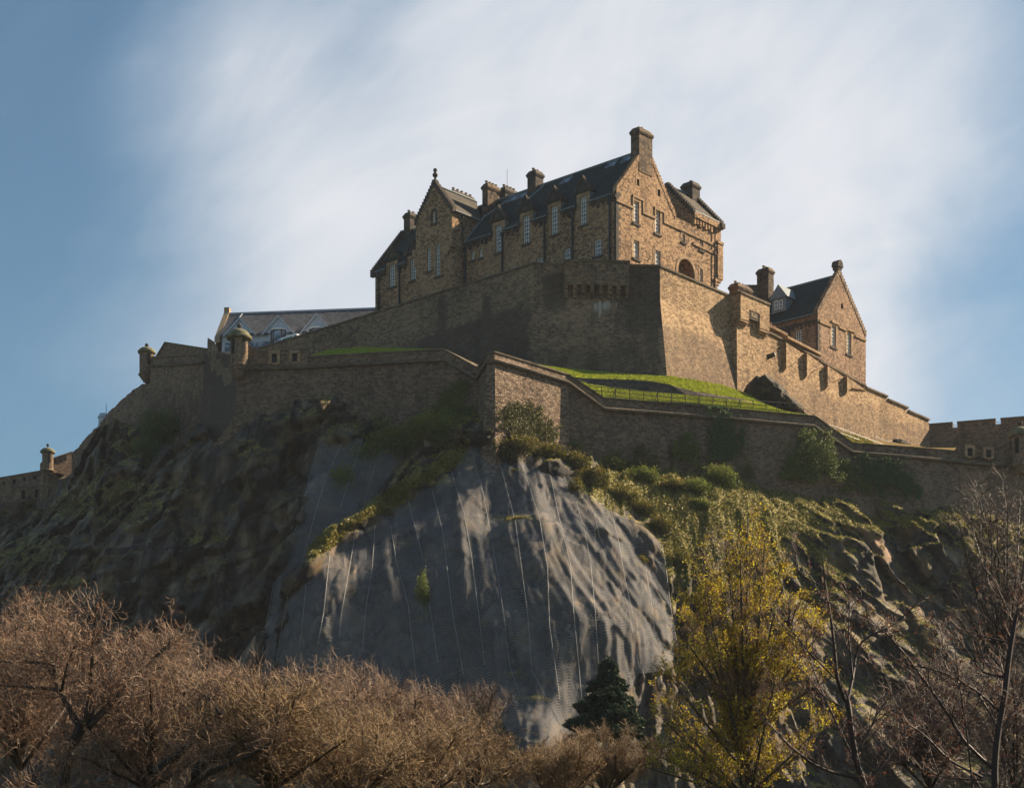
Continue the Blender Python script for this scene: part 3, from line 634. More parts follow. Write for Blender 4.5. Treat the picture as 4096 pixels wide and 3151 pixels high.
# drainpipes
for (f,x,y,W,zt_) in [(z1_,143,1330,FA,EZ-.5),(z1_,318,1300,FA,EZ-.5),(z1_,870,1100,FA,EZ-.9),(z1_,1182,1000,FA,EZ-.5),(z1_,1536,880,FA,EZ-.5),(z2_,301,800,FA,EZ-.5),(z2_,614,700,FA,EZ-.3),(z1_,843,820,None,86.1),(z2_,1480,900,FG,84.0)]:
    b=MB()
    if W is None: b.tube([Q(23.1,-.35,86.1),Q(23.1,-.35,82.9)],.09,6); b.tube([Q(23.1,-.35,86.1),Q(23.1,-.35,85.6)],.2,6)
    else: s=W.hit(*f(x,y))[0]; r=.13 if W is FA else .07; b.tube([W.P(s,zt_,.2),W.P(s,GB,.2)],r,6); b.tube([W.P(s,zt_,.22),W.P(s,zt_-.55,.22)],r*1.9,6,r1=r*1.2)
    b.build('drainpipe',M['iron'],hosp)
# ---------------------------------------------------------------- west building with the crow-stepped gable
C2=np.array([38.1,236.0]); WG=frame(C2,D2,-D1); WF_=frame(C2,D1,-D2)
def Q2(a,b,z): return (*(C2+D1*a+D2*b),z)
west=thing('west_building','pinkish rubble building with crow-stepped gable, dark roof and one dormer right of the hospital','building',Q2(0,0,68))
window(WF_,west,R(z3_,800,672,860,792),3,5,sur=.3,bar=.07)
window(WG,west,R(z3_,1105,633,1142,815),3,6,sur=.35); window(WG,west,R(z3_,1235,693,1270,877),3,6,sur=.35)
window(WG,west,R(z3_,1183,450,1203,493),1,1,sur=0,gl='glassd',mt='iron',sill=False)
b=MB(); EB=78.0; AP=84.3; RB2=5.0; WE=11.3
wallpoly(b,WG,[(0,66),(WE,66),(WE,78.2),(RB2,AP),(0,EB)],WG.holes,depth=.4); wallpoly(b,WF_,[(0,66),(24,66),(24,EB),(0,EB)],WF_.holes)
b.add([Q2(0,WE,66),Q2(24,WE,66),Q2(24,WE,78),Q2(0,WE,78)],[(0,1,2,3)]); b.add([Q2(24,0,66),Q2(24,WE,66),Q2(24,WE,78),Q2(24,RB2,AP-.3),Q2(24,0,EB)],[(0,1,2,3,4)])
b.build('wall',M['west'],west)
hosp_,hosp=hosp,west
slab([Q2(.45,-.25,EB-.1),Q2(14.2,-.25,EB-.1),Q2(14.2,RB2,AP-.35),Q2(.45,RB2,AP-.35)],.14,'slate'); slab([Q2(.45,RB2,AP-.34),Q2(24,RB2,AP-.34),Q2(24,WE+.2,78),Q2(.45,WE+.2,78)],.14,'slate')
slab([Q2(14.2,-.25,EB-.1),Q2(24,-.25,EB-.1),Q2(24,RB2,AP-.35),Q2(14.2,RB2,AP-.35)],.14,'slate')
hosp=hosp_
b=MB(); b.tube([Q2(.5,RB2,AP-.28),Q2(24,RB2,AP-.28)],.13); b.tube([Q2(.4,-.3,EB-.12),Q2(24,-.3,EB-.12)],.1); b.build('ridge_and_gutter',M['lead'],west)
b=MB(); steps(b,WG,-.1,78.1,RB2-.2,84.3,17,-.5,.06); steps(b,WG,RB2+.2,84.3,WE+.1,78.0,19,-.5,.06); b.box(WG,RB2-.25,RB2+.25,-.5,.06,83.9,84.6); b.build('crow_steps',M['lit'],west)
b=MB(); p=Q2(.25,RB2,84.6); b.box(WG,RB2-.42,RB2+.42,-.75,.1,84.6,84.95); m_=[]
for i in range(9): a=math.pi*i/8; m_.append((RB2-.62*math.cos(a)*(1 if i else 1),84.95+.9*math.sin(a)))
wallpoly(b,WG,m_,[],.2); b.add([WG.P(x,z,.2) for x,z in m_]+[WG.P(x,z,-.8) for x,z in m_],[(i,i+1,10+i,9+i) for i in range(8)]); wallpoly(b,WG,m_,[],-.8)
b.build('finial',M['dark'],west); 
hh=[(RB2-.3,85.05),(RB2+.3,85.05),(RB2+.3,85.3),(RB2,85.6),(RB2-.3,85.3)]; b=MB(); wallpoly(b,WG,hh,[],.204); b.build('finial_recess',M['void'],west)  # flat dark panel, the shade of the recess painted on
chimney(west,WF_,9.2,11.0,-3.9,-2.7,80.0,86.6,3,'stack',slots=[('o',9.7,84.9),('o',10.4,84.9),('s0',-3.3,84.9)],label='tall chimney behind the dormer')
sd_=window(WF_,west,(3098,1203,3112,1238),1,2,sur=0,off=-1.0,hole=False,gl='glassd',sill=False,name='dormer_window'); window(WF_,west,(3117,1200,3131,1235),1,2,sur=0,off=-1.0,hole=False,gl='glassd',sill=False,name='dormer_window')
(s0a,s1a,z0a,z1a)=sd_[1]; s0=s0a-.9; s1=s1a+.15; sm=(s0+s1)/2
s0=sm-1.05;s1=sm+1.05; b=MB(); b.box(WF_,s0,s1,-3.6,-1.05,z0a-.35,z1a+.2); b.box(WF_,s0-.2,s1+.2,-1.4,-.8,z0a-.5,z0a-.38); b.build('dormer',M['lead'],west)
pk=z1a+2.0; q=[WF_.P(s0-.35,z1a+.2,-.85),WF_.P(s1+.35,z1a+.2,-.85),WF_.P(sm,pk,-.85)]; r=[WF_.P(s0-.35,z1a+.2,-4.2),WF_.P(s1+.35,z1a+.2,-4.2),WF_.P(sm,pk,-4.6)]
MB().add(q+r,[(0,1,2),(0,2,5,3),(1,4,5,2),(0,3,4,1)]).build('dormer_roof',M['lead'],west)
b=MB(); x=.4
while x<13: b.box(WF_,x,x+.3,-.05,.14,EB-1.35-(.2 if int(x/.6)%2 else 0),EB-1.0); x+=.6
b.box(WF_,0,14,-.02,.12,EB-1.0,EB-.75); b.build('corbel_table',M['dark'],west)
b=MB()
for (x0,y0,x1,y1) in [(1000,600,1100,640),(1165,645,1230,675),(1300,712,1392,765)]:
    a=WG.hit(*z3_(x0,y0)); c=WG.hit(*z3_(x1,y1)); zz=(a[1]+c[1])/2; b.box(WG,a[0],c[0],0,.14,zz-.15,zz+.1)
for k,(x0,y0,x1,y1) in enumerate([(1100,600,1165,625),(1230,655,1300,700)]):
    a=WG.hit(*z3_(x0,y0)); c=WG.hit(*z3_(x1,y1)); zz=(a[1]+c[1])/2; b.box(WG,a[0],c[0],0,.16,zz-.12,zz+.12)
b.build('string_course',M['dress'],west)
b=MB(); s=WF_.hit(*z3_(742,700))[0]; b.tube([WF_.P(s,76.6,.2),WF_.P(s,66,.2)],.11,6); b.tube([WF_.P(s,76.6,.22),WF_.P(s,76.0,.22)],.25,6); b.build('drainpipe',M['iron'],west)
b=MB(); 
for i in range(22):
    l=.7 if i%2 else .42; b.box(WG,-.02,l,-.3,.02,68+.42*i,68+.42*i+.41)
b.build('quoins',M['dark'],west)
# chimneys of houses hidden behind the buttress tower
K1=frame(at(2965,1180,232)[:2],D2,-D1); ck=thing('rear_chimney_stack','broad stone chimney stack with clay pots just behind the dated tower','chimney',at(2965,1290,232)); 
ck2=chimney(ck,K1,-.7,2.3,-1.3,.0,69,1.7+(3700-1133)*232/FP,4,'stack',along='s',slots=[('o',.2,78.6),('o',1.3,78.5),('o',1.8,78.5)],name='stack')
K2=frame(at(3020,1150,262)[:2],(1,0),(0,-1)); b=MB(); b.box(K2,-1.6,1.1,-1.4,0,76,1.7+(3700-1146)*262/FP); b.box(K2,-1.7,1.2,-1.5,.1,1.7+(3700-1146)*262/FP,1.7+(3700-1140)*262/FP)
o=b.build('distant_stack',M['dark']); meta(o,'wide dark stone stack seen left of the west building roof','chimney')
# ---------------------------------------------------------------- fortification walls
def curtain(mb,pts,zb,batter=0.,zbat=1e9,thick=1.2,step=.8,soot_shade=None,drip=None,only=None):
    """pts: (x,y,ztop) left to right; outer face grid with battered foot, walk on top, plain back"""
    pts=[np.array(p,float) for p in pts]; m=len(pts); ns=[]
    for i in range(m-1): t=pts[i+1][:2]-pts[i][:2]; t/=np.linalg.norm(t); ns.append(np.array([t[1],-t[0]]))
    mit=[]
    for i in range(m):
        a=ns[max(i-1,0)]; c=ns[min(i,m-2)]; k=1+a@c; mit.append((a+c)/k if k>.4 else (a+c)/.4)
    dist=0
    for i in range(*(only or (0,m-1))):
        A,B=pts[i],pts[i+1]; Ld=np.linalg.norm(B[:2]-A[:2]); nx=max(1,int(Ld/step)); zt_=max(A[2],B[2]); nz=max(2,int((zt_-zb)/step))
        P=[];S=[];D=[]
        for j in range(nx+1):
            f=j/nx; c=A*(1-f)+B*f; mm=mit[i]*(1-f)+mit[i+1]*f
            for k in range(nz+1):
                z=zb+(c[2]-zb)*k/nz; o=batter*max(0,min(zbat,c[2])-z); P.append((c[0]+mm[0]*o,c[1]+mm[1]*o,z))
                u,v=proj(P[-1]); S.append(soot_shade(u,v) if soot_shade else 0.); D.append(drip(u,v) if drip else 0.)
        q=nz+1; mb.add(P,[(j*q+k,(j+1)*q+k,(j+1)*q+k+1,j*q+k+1) for j in range(nx) for k in range(nz)],S,D)
        a,c=mit[i],mit[i+1]
        mb.add([A,B,(B[0]-c[0]*thick,B[1]-c[1]*thick,B[2]),(A[0]-a[0]*thick,A[1]-a[1]*thick,A[2])],[(0,1,2,3)])
        mb.add([(A[0]-a[0]*thick,A[1]-a[1]*thick,A[2]),(B[0]-c[0]*thick,B[1]-c[1]*thick,B[2]),(B[0]-c[0]*thick,B[1]-c[1]*thick,zb),(A[0]-a[0]*thick,A[1]-a[1]*thick,zb)],[(0,1,2,3)])
    return mit
def px3(l): return [at(*p) for p in l]
COP=[(.14,0.003),(.14,.2),(-.5,.3),(-1.25,.25),(-1.25,.003)]
def rollp(r,o=0.): return [(o+r*math.cos(2*math.pi*k/8),r*math.sin(2*math.pi*k/8)) for k in range(8)]
def sm(x,a,b): t=min(1,max(0,(x-a)/(b-a))); return t*t*(3-2*t)
# --- upper bastion
BL=C0-D2*6.0; CL=BL+D1*6.9; CR=np.array([16.48,211.0]); ZT=75.0
FRt=(CR-CL)/np.linalg.norm(CR-CL); FF=frame(CL,FRt,(FRt[1],-FRt[0])); FR=frame(CR,D2,-D1); FLw=frame(BL,D1,-D2)
def soot_up(u,v):
    s=0.
    if u<2120:   # blackened lower band of the long left wall
        line=np.interp(u,[1200,1500,1700,1900,2000,2110],[1430,1400,1330,1270,1235,1200]); s=sm(v,line-15,line+40)*np.interp(u,[1350,1650,1800],[.1,.6,1.0])
        for c in (1770,1945): s=max(s,.9*(1-sm(abs(u-c),12,26))*sm(v,1165,1190))
        s=max(s,.75*sm(u,2060,2100)*sm(v,1110,1150)*(1-sm(v,1190,1230)))
        if u>2085: s*=.75
    elif u<2650:
        s=.25+.35*sm(v,1330,1450)
        if u<2262: s=max(s,.95*sm(u,2150,2190)*(1-sm(v,1195,1300))*sm(v,1070,1100)); 
        if 2262<u<2520: s-=.6*(1-sm(abs(u-2370),60,150))*(1-sm(v,1300,1420))
        if u>2510: s=max(s,.85*(1-sm(v,1250,1500))); 
        if u>2450: s=max(s,.6)
    return max(0,min(1,s))
def drip_up(u,v): return (1-sm(abs(u-2425),45,80))*sm(v,1185,1195)*(1.45-.75*sm(v,1200,1310))*(v<1325)
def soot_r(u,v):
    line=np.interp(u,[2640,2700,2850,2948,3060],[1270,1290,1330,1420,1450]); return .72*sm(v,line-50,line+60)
up=thing('upper_bastion_wall','tall battered stone bastion wall wrapping round the summit below the hospital','wall',(CL[0],CL[1],60))
P4=[(*(BL+D1*s),ZT) for s in (64,46,30,18,6.9)]
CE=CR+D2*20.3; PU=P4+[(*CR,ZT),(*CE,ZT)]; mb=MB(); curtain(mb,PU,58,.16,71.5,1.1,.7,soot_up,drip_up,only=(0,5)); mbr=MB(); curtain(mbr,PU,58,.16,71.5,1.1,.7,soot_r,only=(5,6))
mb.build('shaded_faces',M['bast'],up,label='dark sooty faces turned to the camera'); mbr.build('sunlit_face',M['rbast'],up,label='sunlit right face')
mb=MB(); 
mb.sweep(P4+[tuple([*(CL+FRt*.0),ZT])]+[tuple([*(CL+FRt*3.1),ZT])],COP); mb.sweep([(*(CL+FRt*10.7),ZT),(*CR,ZT),(*(CR+D2*13.2),ZT)],COP)
mb.build('coping',M['cope'],up)
# machicolated box on the front face
s0=FF.hit(2255,1100)[0]; s1=FF.hit(2514,1100)[0]; zc=FF.hit(2380,1150)[1]; zb_=FF.hit(2380,1172)[1]; zt_=FF.hit(2380,1042,.7)[1]
b=MB(); b.box(FF,s0,s1,-1.0,.75,zc,zt_-.2); b.build('projecting_parapet',M['bast'],up)
b=MB(); b.box(FF,s0-.08,s1+.08,-1.1,.87,zt_-.2,zt_+.03); b.build('coping',M['cope'],up)
n=8; b=MB(); 
for i in range(n):
    x=s0+(s1-s0-.42)*i/(n-1)
    for k in range(3): b.box(FF,x,x+.42,-.1,.72-.2*k,zc-.003-.42*(k+1)+.003,zc-.003-.42*k)
b.box(FF,s0,s1,.0,.80,zc-.0,zc+.45)
b.build('corbels',M['bast'],up)
b=MB(); x=s0+.5
for (u,v) in [(2215,1476),(2395,1465),(2498,1469),(2630,1476),(2700,1495),(2725,1330)]: pass
# --- buttress tower with the date stone
T0=CR+D2*13.2-D1*1.1; TW=frame(T0,D2,-D1); TH=5.9; TZ=75.25; UB=TW.hit(*z3_(320,590))[1]
tw=thing('dated_tower','projecting sunlit stone tower with corbelled top and a small date panel','tower',(*T0,58))
sg=MB(); ext=.55
def soot_t(u,v): return .5*sm(v,1480,1560)
curtain(sg,[(*(T0+D1*1.3),TZ-1.6),(*T0,TZ-1.6),(*(T0+D2*TH),TZ-1.6),(*(T0+D2*TH+D1*1.3),TZ-1.6)],58,.03,71,1.0,.6,soot_t)
a0,a1,a2,a3=[TW.hit(*z3_(x,560))[0] for x in (320,380,470,538)]; zl=TW.hit(*z3_(380,505),ext)[1]; zm=TW.hit(*z3_(420,600))[1]
sg.box(TW,-.0,TH+.0,-1.2,ext,zl+.25,TZ-.25); sg.box(TW,0,a1-.0,-.2,ext,zm-.35,zl+.247); sg.box(TW,a2,TH,-.2,ext,zm-.55,zl+.247)
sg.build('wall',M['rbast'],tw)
b=MB(); b.box(TW,-.1,TH+.1,-1.4,ext+.12,TZ-.25,TZ); b.build('coping',M['cope'],tw)
for (q0,q1,dz) in ((0,a1,.36),(a2,TH,.56)):
    b=MB()
    for k in range(2): b.box(TW,q0,q1,-.1,ext-.05-.22*k,zm-dz-.25*(k+1)-.002,zm-dz-.25*k)
    b.build('corbel',M['dress'],tw)
pa=TW.hit(*z3_(400,548))[0]; pb=TW.hit(*z3_(449,565))[0]; pz0=TW.hit(*z3_(425,575))[1]; pz1=TW.hit(*z3_(425,538))[1]
b=MB(); b.box(TW,pa-.3,pb+.3,0,.48,pz0-.3,pz1+.3); fr_=b.build('date_panel_frame',M['dark'],tw)
b=MB(); b.box(TW,pa,pb,.48,.54,pz0,pz1); pn=b.build('date_panel',M['tan'],tw)
def text(s,size,mt,parent,origin,t,up_,n,name='lettering',ext_=.01):
    cu=bpy.data.curves.new(name,'FONT'); cu.body=s; cu.size=size; cu.extrude=ext_; cu.align_x='CENTER'; cu.align_y='CENTER'
    o=bpy.data.objects.new(name,cu); COL.objects.link(o); me=bpy.data.meshes.new_from_object(o); bpy.data.objects.remove(o)
    me.materials.clear(); me.materials.append(mt); V=np.zeros(len(me.vertices)*3); me.vertices.foreach_get('co',V); V=V.reshape(-1,3)
    W=V[:,:1]*np.array(t)+V[:,1:2]*np.array(up_)+V[:,2:]*np.array(n); me.vertices.foreach_set('co',W.ravel()); me.update()
    return link(name,me,parent,origin)
text('1893',.62,M['dark'],pn,TW.P((pa+pb)/2,(pz0+pz1)/2,.545),(*D2,0),(0,0,1),(*(-D1),0))
# --- long stepped wall running down to the right
SW=frame(CR,D2,-D1); st=thing('stepped_wall','long sunlit wall stepping down to the right below the west building with buttress strips','wall',(*(CR+D2*30),56))
tops=[(20.0,SW.hit(3052,1322)[1]),(32.3,SW.hit(3276,1440)[1]),(32.4,SW.hit(3276,1446)[1]),(43.2,SW.hit(3463,1548)[1]),(43.3,SW.hit(3463,1553)[1]),(48.6,SW.hit(3549,1590)[1]),(48.7,SW.hit(3549,1600)[1]),(53.8,SW.hit(3632,1636)[1]),(53.9,SW.hit(3632,1646)[1]),(59.4,SW.hit(3713,1681)[1])]
def soot_s(u,v):
    line=np.interp(u,[3050,3150,3300,3450,3600,3700],[1440,1500,1560,1610,1660,1700])+14*math.sin(u/33.); return .60*sm(v,line-25,line+30)
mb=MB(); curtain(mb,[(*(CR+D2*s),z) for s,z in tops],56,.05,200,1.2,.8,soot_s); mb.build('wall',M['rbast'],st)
for i in range(0,9,2):
    (a,za),(c,zc2)=tops[i],tops[i+1]; MB().sweep([(*(CR+D2*(a+.02)),za),(*(CR+D2*(c-.02)),zc2)],[(.22,.003),(.22,.22),(-1.2,.24),(-1.2,.003)]).build('coping',M['cope'],st)
strips=[(3128,1362,1478),(3211,1412,1508),(3294,1460,1550),(3372,1506,1572),(3463,1553,1600)]
for i in range(4):
    u,vt,vb=strips[i]; a=SW.hit(u,vt)[0]; c=SW.hit(strips[i+1][0],1500)[0]; zt2=np.interp(a,[t[0] for t in tops],[t[1] for t in tops])-.35; zt3=np.interp(c,[t[0] for t in tops],[t[1] for t in tops])-.35; zb2=SW.hit(u,vb)[1]
    P=lambda s,z,o: SW.P(s,z,o)
    MB().hexa([P(a,zb2,.62),P(a+1.4,zb2+.9,.4),P(a+1.4,zb2+.9,-.1),P(a,zb2-.6,-.1),P(a,zt2,.62),P(c-.1,zt3,.16),P(c-.1,zt3,-.1),P(a,zt2,-.1)]).build('buttress_strip',M['rbast'],st)
b=MB(); e1=[at(3060,1305,228),at(3143,1346,230.5)]; b.sweep(e1,[(.35,0),(.35,.3),(-1.5,.4),(-1.5,0)]); e2=[at(3142,1355,229),at(3278,1424,235.3)]; b.sweep(e2,[(.35,0),(.35,.3),(-1.2,.4),(-1.2,0)]); b.build('slab_coping',M['dress'],st)
b=MB(); b.sweep([at(3060,1309,228.2),at(3143,1350,230.7)],[(0,0),(-1,0),(-1,-3),(0,-3)]); b.sweep([at(3142,1359,229.2),at(3278,1428,235.5)],[(0,0),(-1,0),(-1,-3),(0,-3)]); b.build('parapet',M['bast'],st)
sp=SW.hit(3066,1423); b=MB(); b.tube([SW.P(sp[0],sp[1]-.25,-.3),SW.P(sp[0]+.35,sp[1]+.1,1.0)],.33,12,r1=.24); b.lathe((0,0),[(0,0)],3) if 0 else None
o=b.build('cannon_barrel',M['iron']); meta(o,'short black gun barrel poking out of the sunlit wall right of the dated tower','cannon')
b=MB(); 
for (u,v) in [(3074,1297),(3082,1300),(3088,1311),(3098,1313)]:
    p=at(u,v,229.5); b.lathe(p,[(0,p[2]-.25),(.1,p[2]-.2),(.17,p[2]+.05),(.08,p[2]+.2),(.13,p[2]+.32),(0,p[2]+.33)],8)
b.build('pot',M['pot2'],st)
# --- far right battlement
fb=thing('far_battlement','dark crenellated wall at the right edge, joined to the end of the stepped wall','wall',at(3900,1850,254))
A_=at(3700,1692,256.5); B_=at(4300,1655,250.5); tt=(B_-A_)[:2]; BW=frame(A_[:2],tt,(tt[1],-tt[0]))
b=MB(); zt4=69.35
curtain(b,[(*BW.P(-.8,0)[:2],zt4-.62),(*BW.P(22,0)[:2],zt4-.62)],52,.04,200,1.5)
for (u0,u1) in [(3690,3809),(3829,3981),(4003,4200)]:
    a=BW.hit(u0,1700)[0]; c=BW.hit(u1,1700)[0]; b.box(BW,a,c,-1.5,.0,zt4-.618,zt4)
b.build('wall',M['low'],fb)
b=MB()
for (u0,u1) in [(3690,3809),(3829,3981),(4003,4200)]:
    a=BW.hit(u0,1700)[0]; c=BW.hit(u1,1700)[0]; b.box(BW,a-.05,c+.05,-1.6,.08,zt4+.002,zt4+.2)
for (u0,u1) in [(3800,3840),(3972,4012)]: a=BW.hit(u0,1700)[0]; c=BW.hit(u1,1700)[0]; b.box(BW,a,c,.001,.02,zt4-2.6,zt4-.1) if 0 else None
zz=BW.hit(3900,1757)[1]; b.box(BW,3,22,-.1,.14,zz-.1,zz+.1); b.build('coping',M['cope'],fb)
b=MB()
for u in (3819,3992): s=BW.hit(u,1700)[0]; b.tube([BW.P(s-.9,zt4-.12,-.7),BW.P(s+.9,zt4-.12,-.7)],.03,5); b.tube([BW.P(s-.9,zt4-.38,-.7),BW.P(s+.9,zt4-.38,-.7)],.03,5)
b.build('safety_rail',M['steel'],fb)
# --- lower curtain wall
LP=[(945,1432,198.2),(1231,1430,197.3),(1500,1416,196.3),(1776,1401,195.3),(1913,1475,194.6),(1950,1419,190.4),(1979,1411,190.0),(2271,1500,197.7),(2414,1595,199),(2750,1622,201.8),(3000,1645,203.8),(3262,1669,206),(3410,1776,207.8),(3650,1793,209.8),(3840,1809,211.6),(4045,1822,213.3),(4230,1822,215)]
L3=px3(LP)
lw=thing('lower_curtain_wall','long zigzag lower curtain wall with a thick roll moulding, standing on the crag','wall',at(1979,1900,190))
def soot_l(u,v):
    s=.15+.35*sm(v,1480,1700)*(u<1900)
    if 2271<u: s=.35
    if 1981<u<2271: s=0
    return s
def seg(mb,i0,i1,mt,name,label,sootf,zb=40): curtain(mb,L3,zb,.055,200,1.2,.8,sootf,only=(i0,i1)); return mb.build(name,mt,lw,label=label)
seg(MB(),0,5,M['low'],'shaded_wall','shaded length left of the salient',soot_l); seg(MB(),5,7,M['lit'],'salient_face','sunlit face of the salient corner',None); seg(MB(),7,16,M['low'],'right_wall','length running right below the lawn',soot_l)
b=MB(); b.sweep(L3[1:7+1],[(.12,.003),(.12,.16),(-1.3,.2),(-1.3,.003)]); b.sweep(L3[7:15],[(.12,.003),(.12,.16),(-1.3,.2),(-1.3,.003)]); b.build('coping',M['cope'],lw)
RP=[(1017,1477,197.9),(1231,1469,197.2),(1500,1455,196.2),(1776,1440,195.2),(1911,1516,194.5),(1951,1450,190.25),(1977,1446,189.85),(2270,1531,197.55),(2416,1637,198.85),(2750,1662,201.7),(3000,1683,203.7),(3254,1706,205.9),(3407,1810,207.7),(3650,1830,209.7),(3840,1848,211.4),(4048,1866,213.1)]
b=MB(); b.sweep(px3(RP),rollp(.21,.15)); b.build('roll_moulding',M['cope'],lw,smooth=True)
b=MB()
def raised(pl,zlo):   # higher parapet on top of the wall
    for (a,c) in zip(pl[:-1],pl[1:]):
        t=(c-a)[:2]; W=frame(a[:2],t,(t[1],-t[0])); Ld=np.linalg.norm(t); nn=W.n
        b.hexa([(a[0],a[1],zlo),(c[0],c[1],zlo),(c[0]-nn[0]*1.1,c[1]-nn[1]*1.1,zlo),(a[0]-nn[0]*1.1,a[1]-nn[1]*1.1,zlo),tuple(a),tuple(c),(c[0]-nn[0]*1.1,c[1]-nn[1]*1.1,c[2]),(a[0]-nn[0]*1.1,a[1]-nn[1]*1.1,a[2])])
pl=px3([(985,1375,197.9),(1004,1395,197.95),(1030,1408,197.9),(1062,1412,197.8),(1120,1406,197.6),(1231,1401,197.2)]); raised(pl,60.0)
pr=px3([(3836,1796,211.4),(3852,1780,211.5),(3940,1786,212.3),(3985,1794,212.7),(4015,1786,213),(4046,1768,213.15)]); raised(pr,54.0); b.build('raised_parapet',M['low'],lw)
b=MB(); b.sweep([p+(0,0,.004) for p in pl],[(.12,0),(.12,.17),(-1.2,.17),(-1.2,0)]); b.sweep([p+(0,0,.004) for p in pr],[(.12,0),(.12,.17),(-1.2,.17),(-1.2,0)]); b.build('parapet_coping',M['cope'],lw)
for (u0,v0,u1,v1,i0,i1) in [(1088,1416,1109,1452,0,1),(1170,1414,1190,1447,0,1),(3868,1792,3888,1826,14,15),(3942,1799,3962,1831,14,15)]:
    a,c=L3[i0],L3[i1]; t=(c-a)[:2]; W=frame(a[:2],t,(t[1],-t[0])); eo=.03 if u0<2000 else .3; s0_,z1__=W.hit(u0,v0,eo); s1_,z0__=W.hit(u1,v1,eo)
    b=MB(); e=.33
    for q in ((s0_-e,s0_,z0__-.1,z1__+e),(s1_,s1_+e,z0__-.1,z1__+e),(s0_,s1_,z1__,z1__+e),(s0_,s1_,z0__-.2,z0__)): b.box(W,q[0],q[1],-.05,eo+.16,q[2],q[3])
    o=b.build('embrasure',M['dress'],lw); b=MB(); b.add([W.P(s0_,z0__,eo+.09),W.P(s1_,z0__,eo+.09),W.P(s1_,z1__,eo+.09),W.P(s0_,z1__,eo+.09)],[(0,1,2,3)]); b.build('opening',M['void'],o)  # flat dark panel, the shade inside the hole painted on
# stepped plinth under the sentry turret
b=MB()
for i in range(9):
    f=i/8; ul=931-100*f; ur=1030-14*f; v0=1668+17*i; y=197.2-.33*i; p=at(ul,v0,y); q=at(ur,v0,y+.1); b.hexa([(p[0],y,p[2]-2.2),(q[0],y,p[2]-2.2),(q[0],y+4,p[2]-2.2),(p[0]+1.0,y+6,p[2]-2.2),(p[0],y,p[2]),(q[0],y,p[2]+.05),(q[0],y+4,p[2]+.05),(p[0]+1.0,y+6,p[2])])
b.build('stepped_plinth',M['low'],lw)
# --- left bastion
lb=thing('left_bastion','dark stone bastion left of the round sentry turret, with a sloping parapet top','wall',at(720,1650,216))
LBp=px3([(607,1433,223),(819,1419,213.6)]); sd2=px3([(819,1419,213.6),(872,1415,207.5),(950,1420,198.6)])
b=MB(); curtain(b,[at(590,1436,231)]+LBp,44,.05,200,1.5,.8,lambda u,v:.3+.3*sm(v,1500,1600)); b.build('front_face',M['low'],lb)
b=MB(); curtain(b,sd2,44,.05,200,1.5,.8,lambda u,v:.85); b.build('return_face',M['low'],lb)  # even dark tint, shade of the re-entrant put into the colour
b=MB(); b.sweep(px3([(609,1462,222.8),(819,1450,213.4)]),rollp(.2,.15)); b.sweep([p+(0,0,.003) for p in LBp],[(.14,0),(.14,.18),(-1,.2),(-1,0)]); b.build('roll_moulding',M['cope'],lb)
W=frame(LBp[0][:2],(LBp[1]-LBp[0])[:2],((LBp[1]-LBp[0])[1],-(LBp[1]-LBp[0])[0])); h=lambda u,v: W.hit(u,v,-.9)
ol=[h(622,1440),h(662,1375),h(700,1378),h(829,1401),h(829,1440)]; b=MB(); wallpoly(b,W,ol,[],-.9); wallpoly(b,W,ol,[],-2.2); m=len(ol)
for i in range(m): b.add([W.P(*ol[i],-.9),W.P(*ol[(i+1)%m],-.9),W.P(*ol[(i+1)%m],-2.2),W.P(*ol[i],-2.2)],[(0,1,2,3)])
b.build('upper_parapet',M['low'],lb)
b=MB(); b.sweep([W.P(*h(622,1440),-.9),W.P(*h(662,1374),-.9),W.P(*h(829,1400),-.9)],[(.15,.003),(.15,.2),(-1.4,.2),(-1.4,.003)]); b.build('coping',M['cope'],lb)
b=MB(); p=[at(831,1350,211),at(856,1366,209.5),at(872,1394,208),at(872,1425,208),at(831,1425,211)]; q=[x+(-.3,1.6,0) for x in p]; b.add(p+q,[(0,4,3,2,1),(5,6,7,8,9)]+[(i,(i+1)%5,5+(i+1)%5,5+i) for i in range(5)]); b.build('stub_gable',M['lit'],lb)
b=MB()
for (u0,u1,vt,Y0,Y1) in [(833,858,1408,211.2,208.8),(856,888,1440,208.8,205.2),(884,925,1475,205.2,200.8)]:
    p=[at(u0,vt,Y0-.9),at(u1,vt-6,Y1-.9)]; t=(p[1]-p[0])[:2]; t/=np.linalg.norm(t); nn=np.array([t[1],-t[0]]); dn=8.5
    bp=[(*(x[:2]-nn*1.2),x[2]) for x in p]; lo=[(*(x[:2]-nn*.9+t*(1.6 if k==0 else 0)),x[2]-dn*(.55 if k else 1)) for k,x in enumerate(p)]
    b.hexa([lo[0],lo[1],(*(p[1][:2]-nn*1.5),p[1][2]-dn*.55),(*(p[0][:2]-nn*1.5),p[0][2]-dn),tuple(p[0]),tuple(p[1]),bp[1],bp[0]])
b.build('angled_buttress',M['low'],lb)
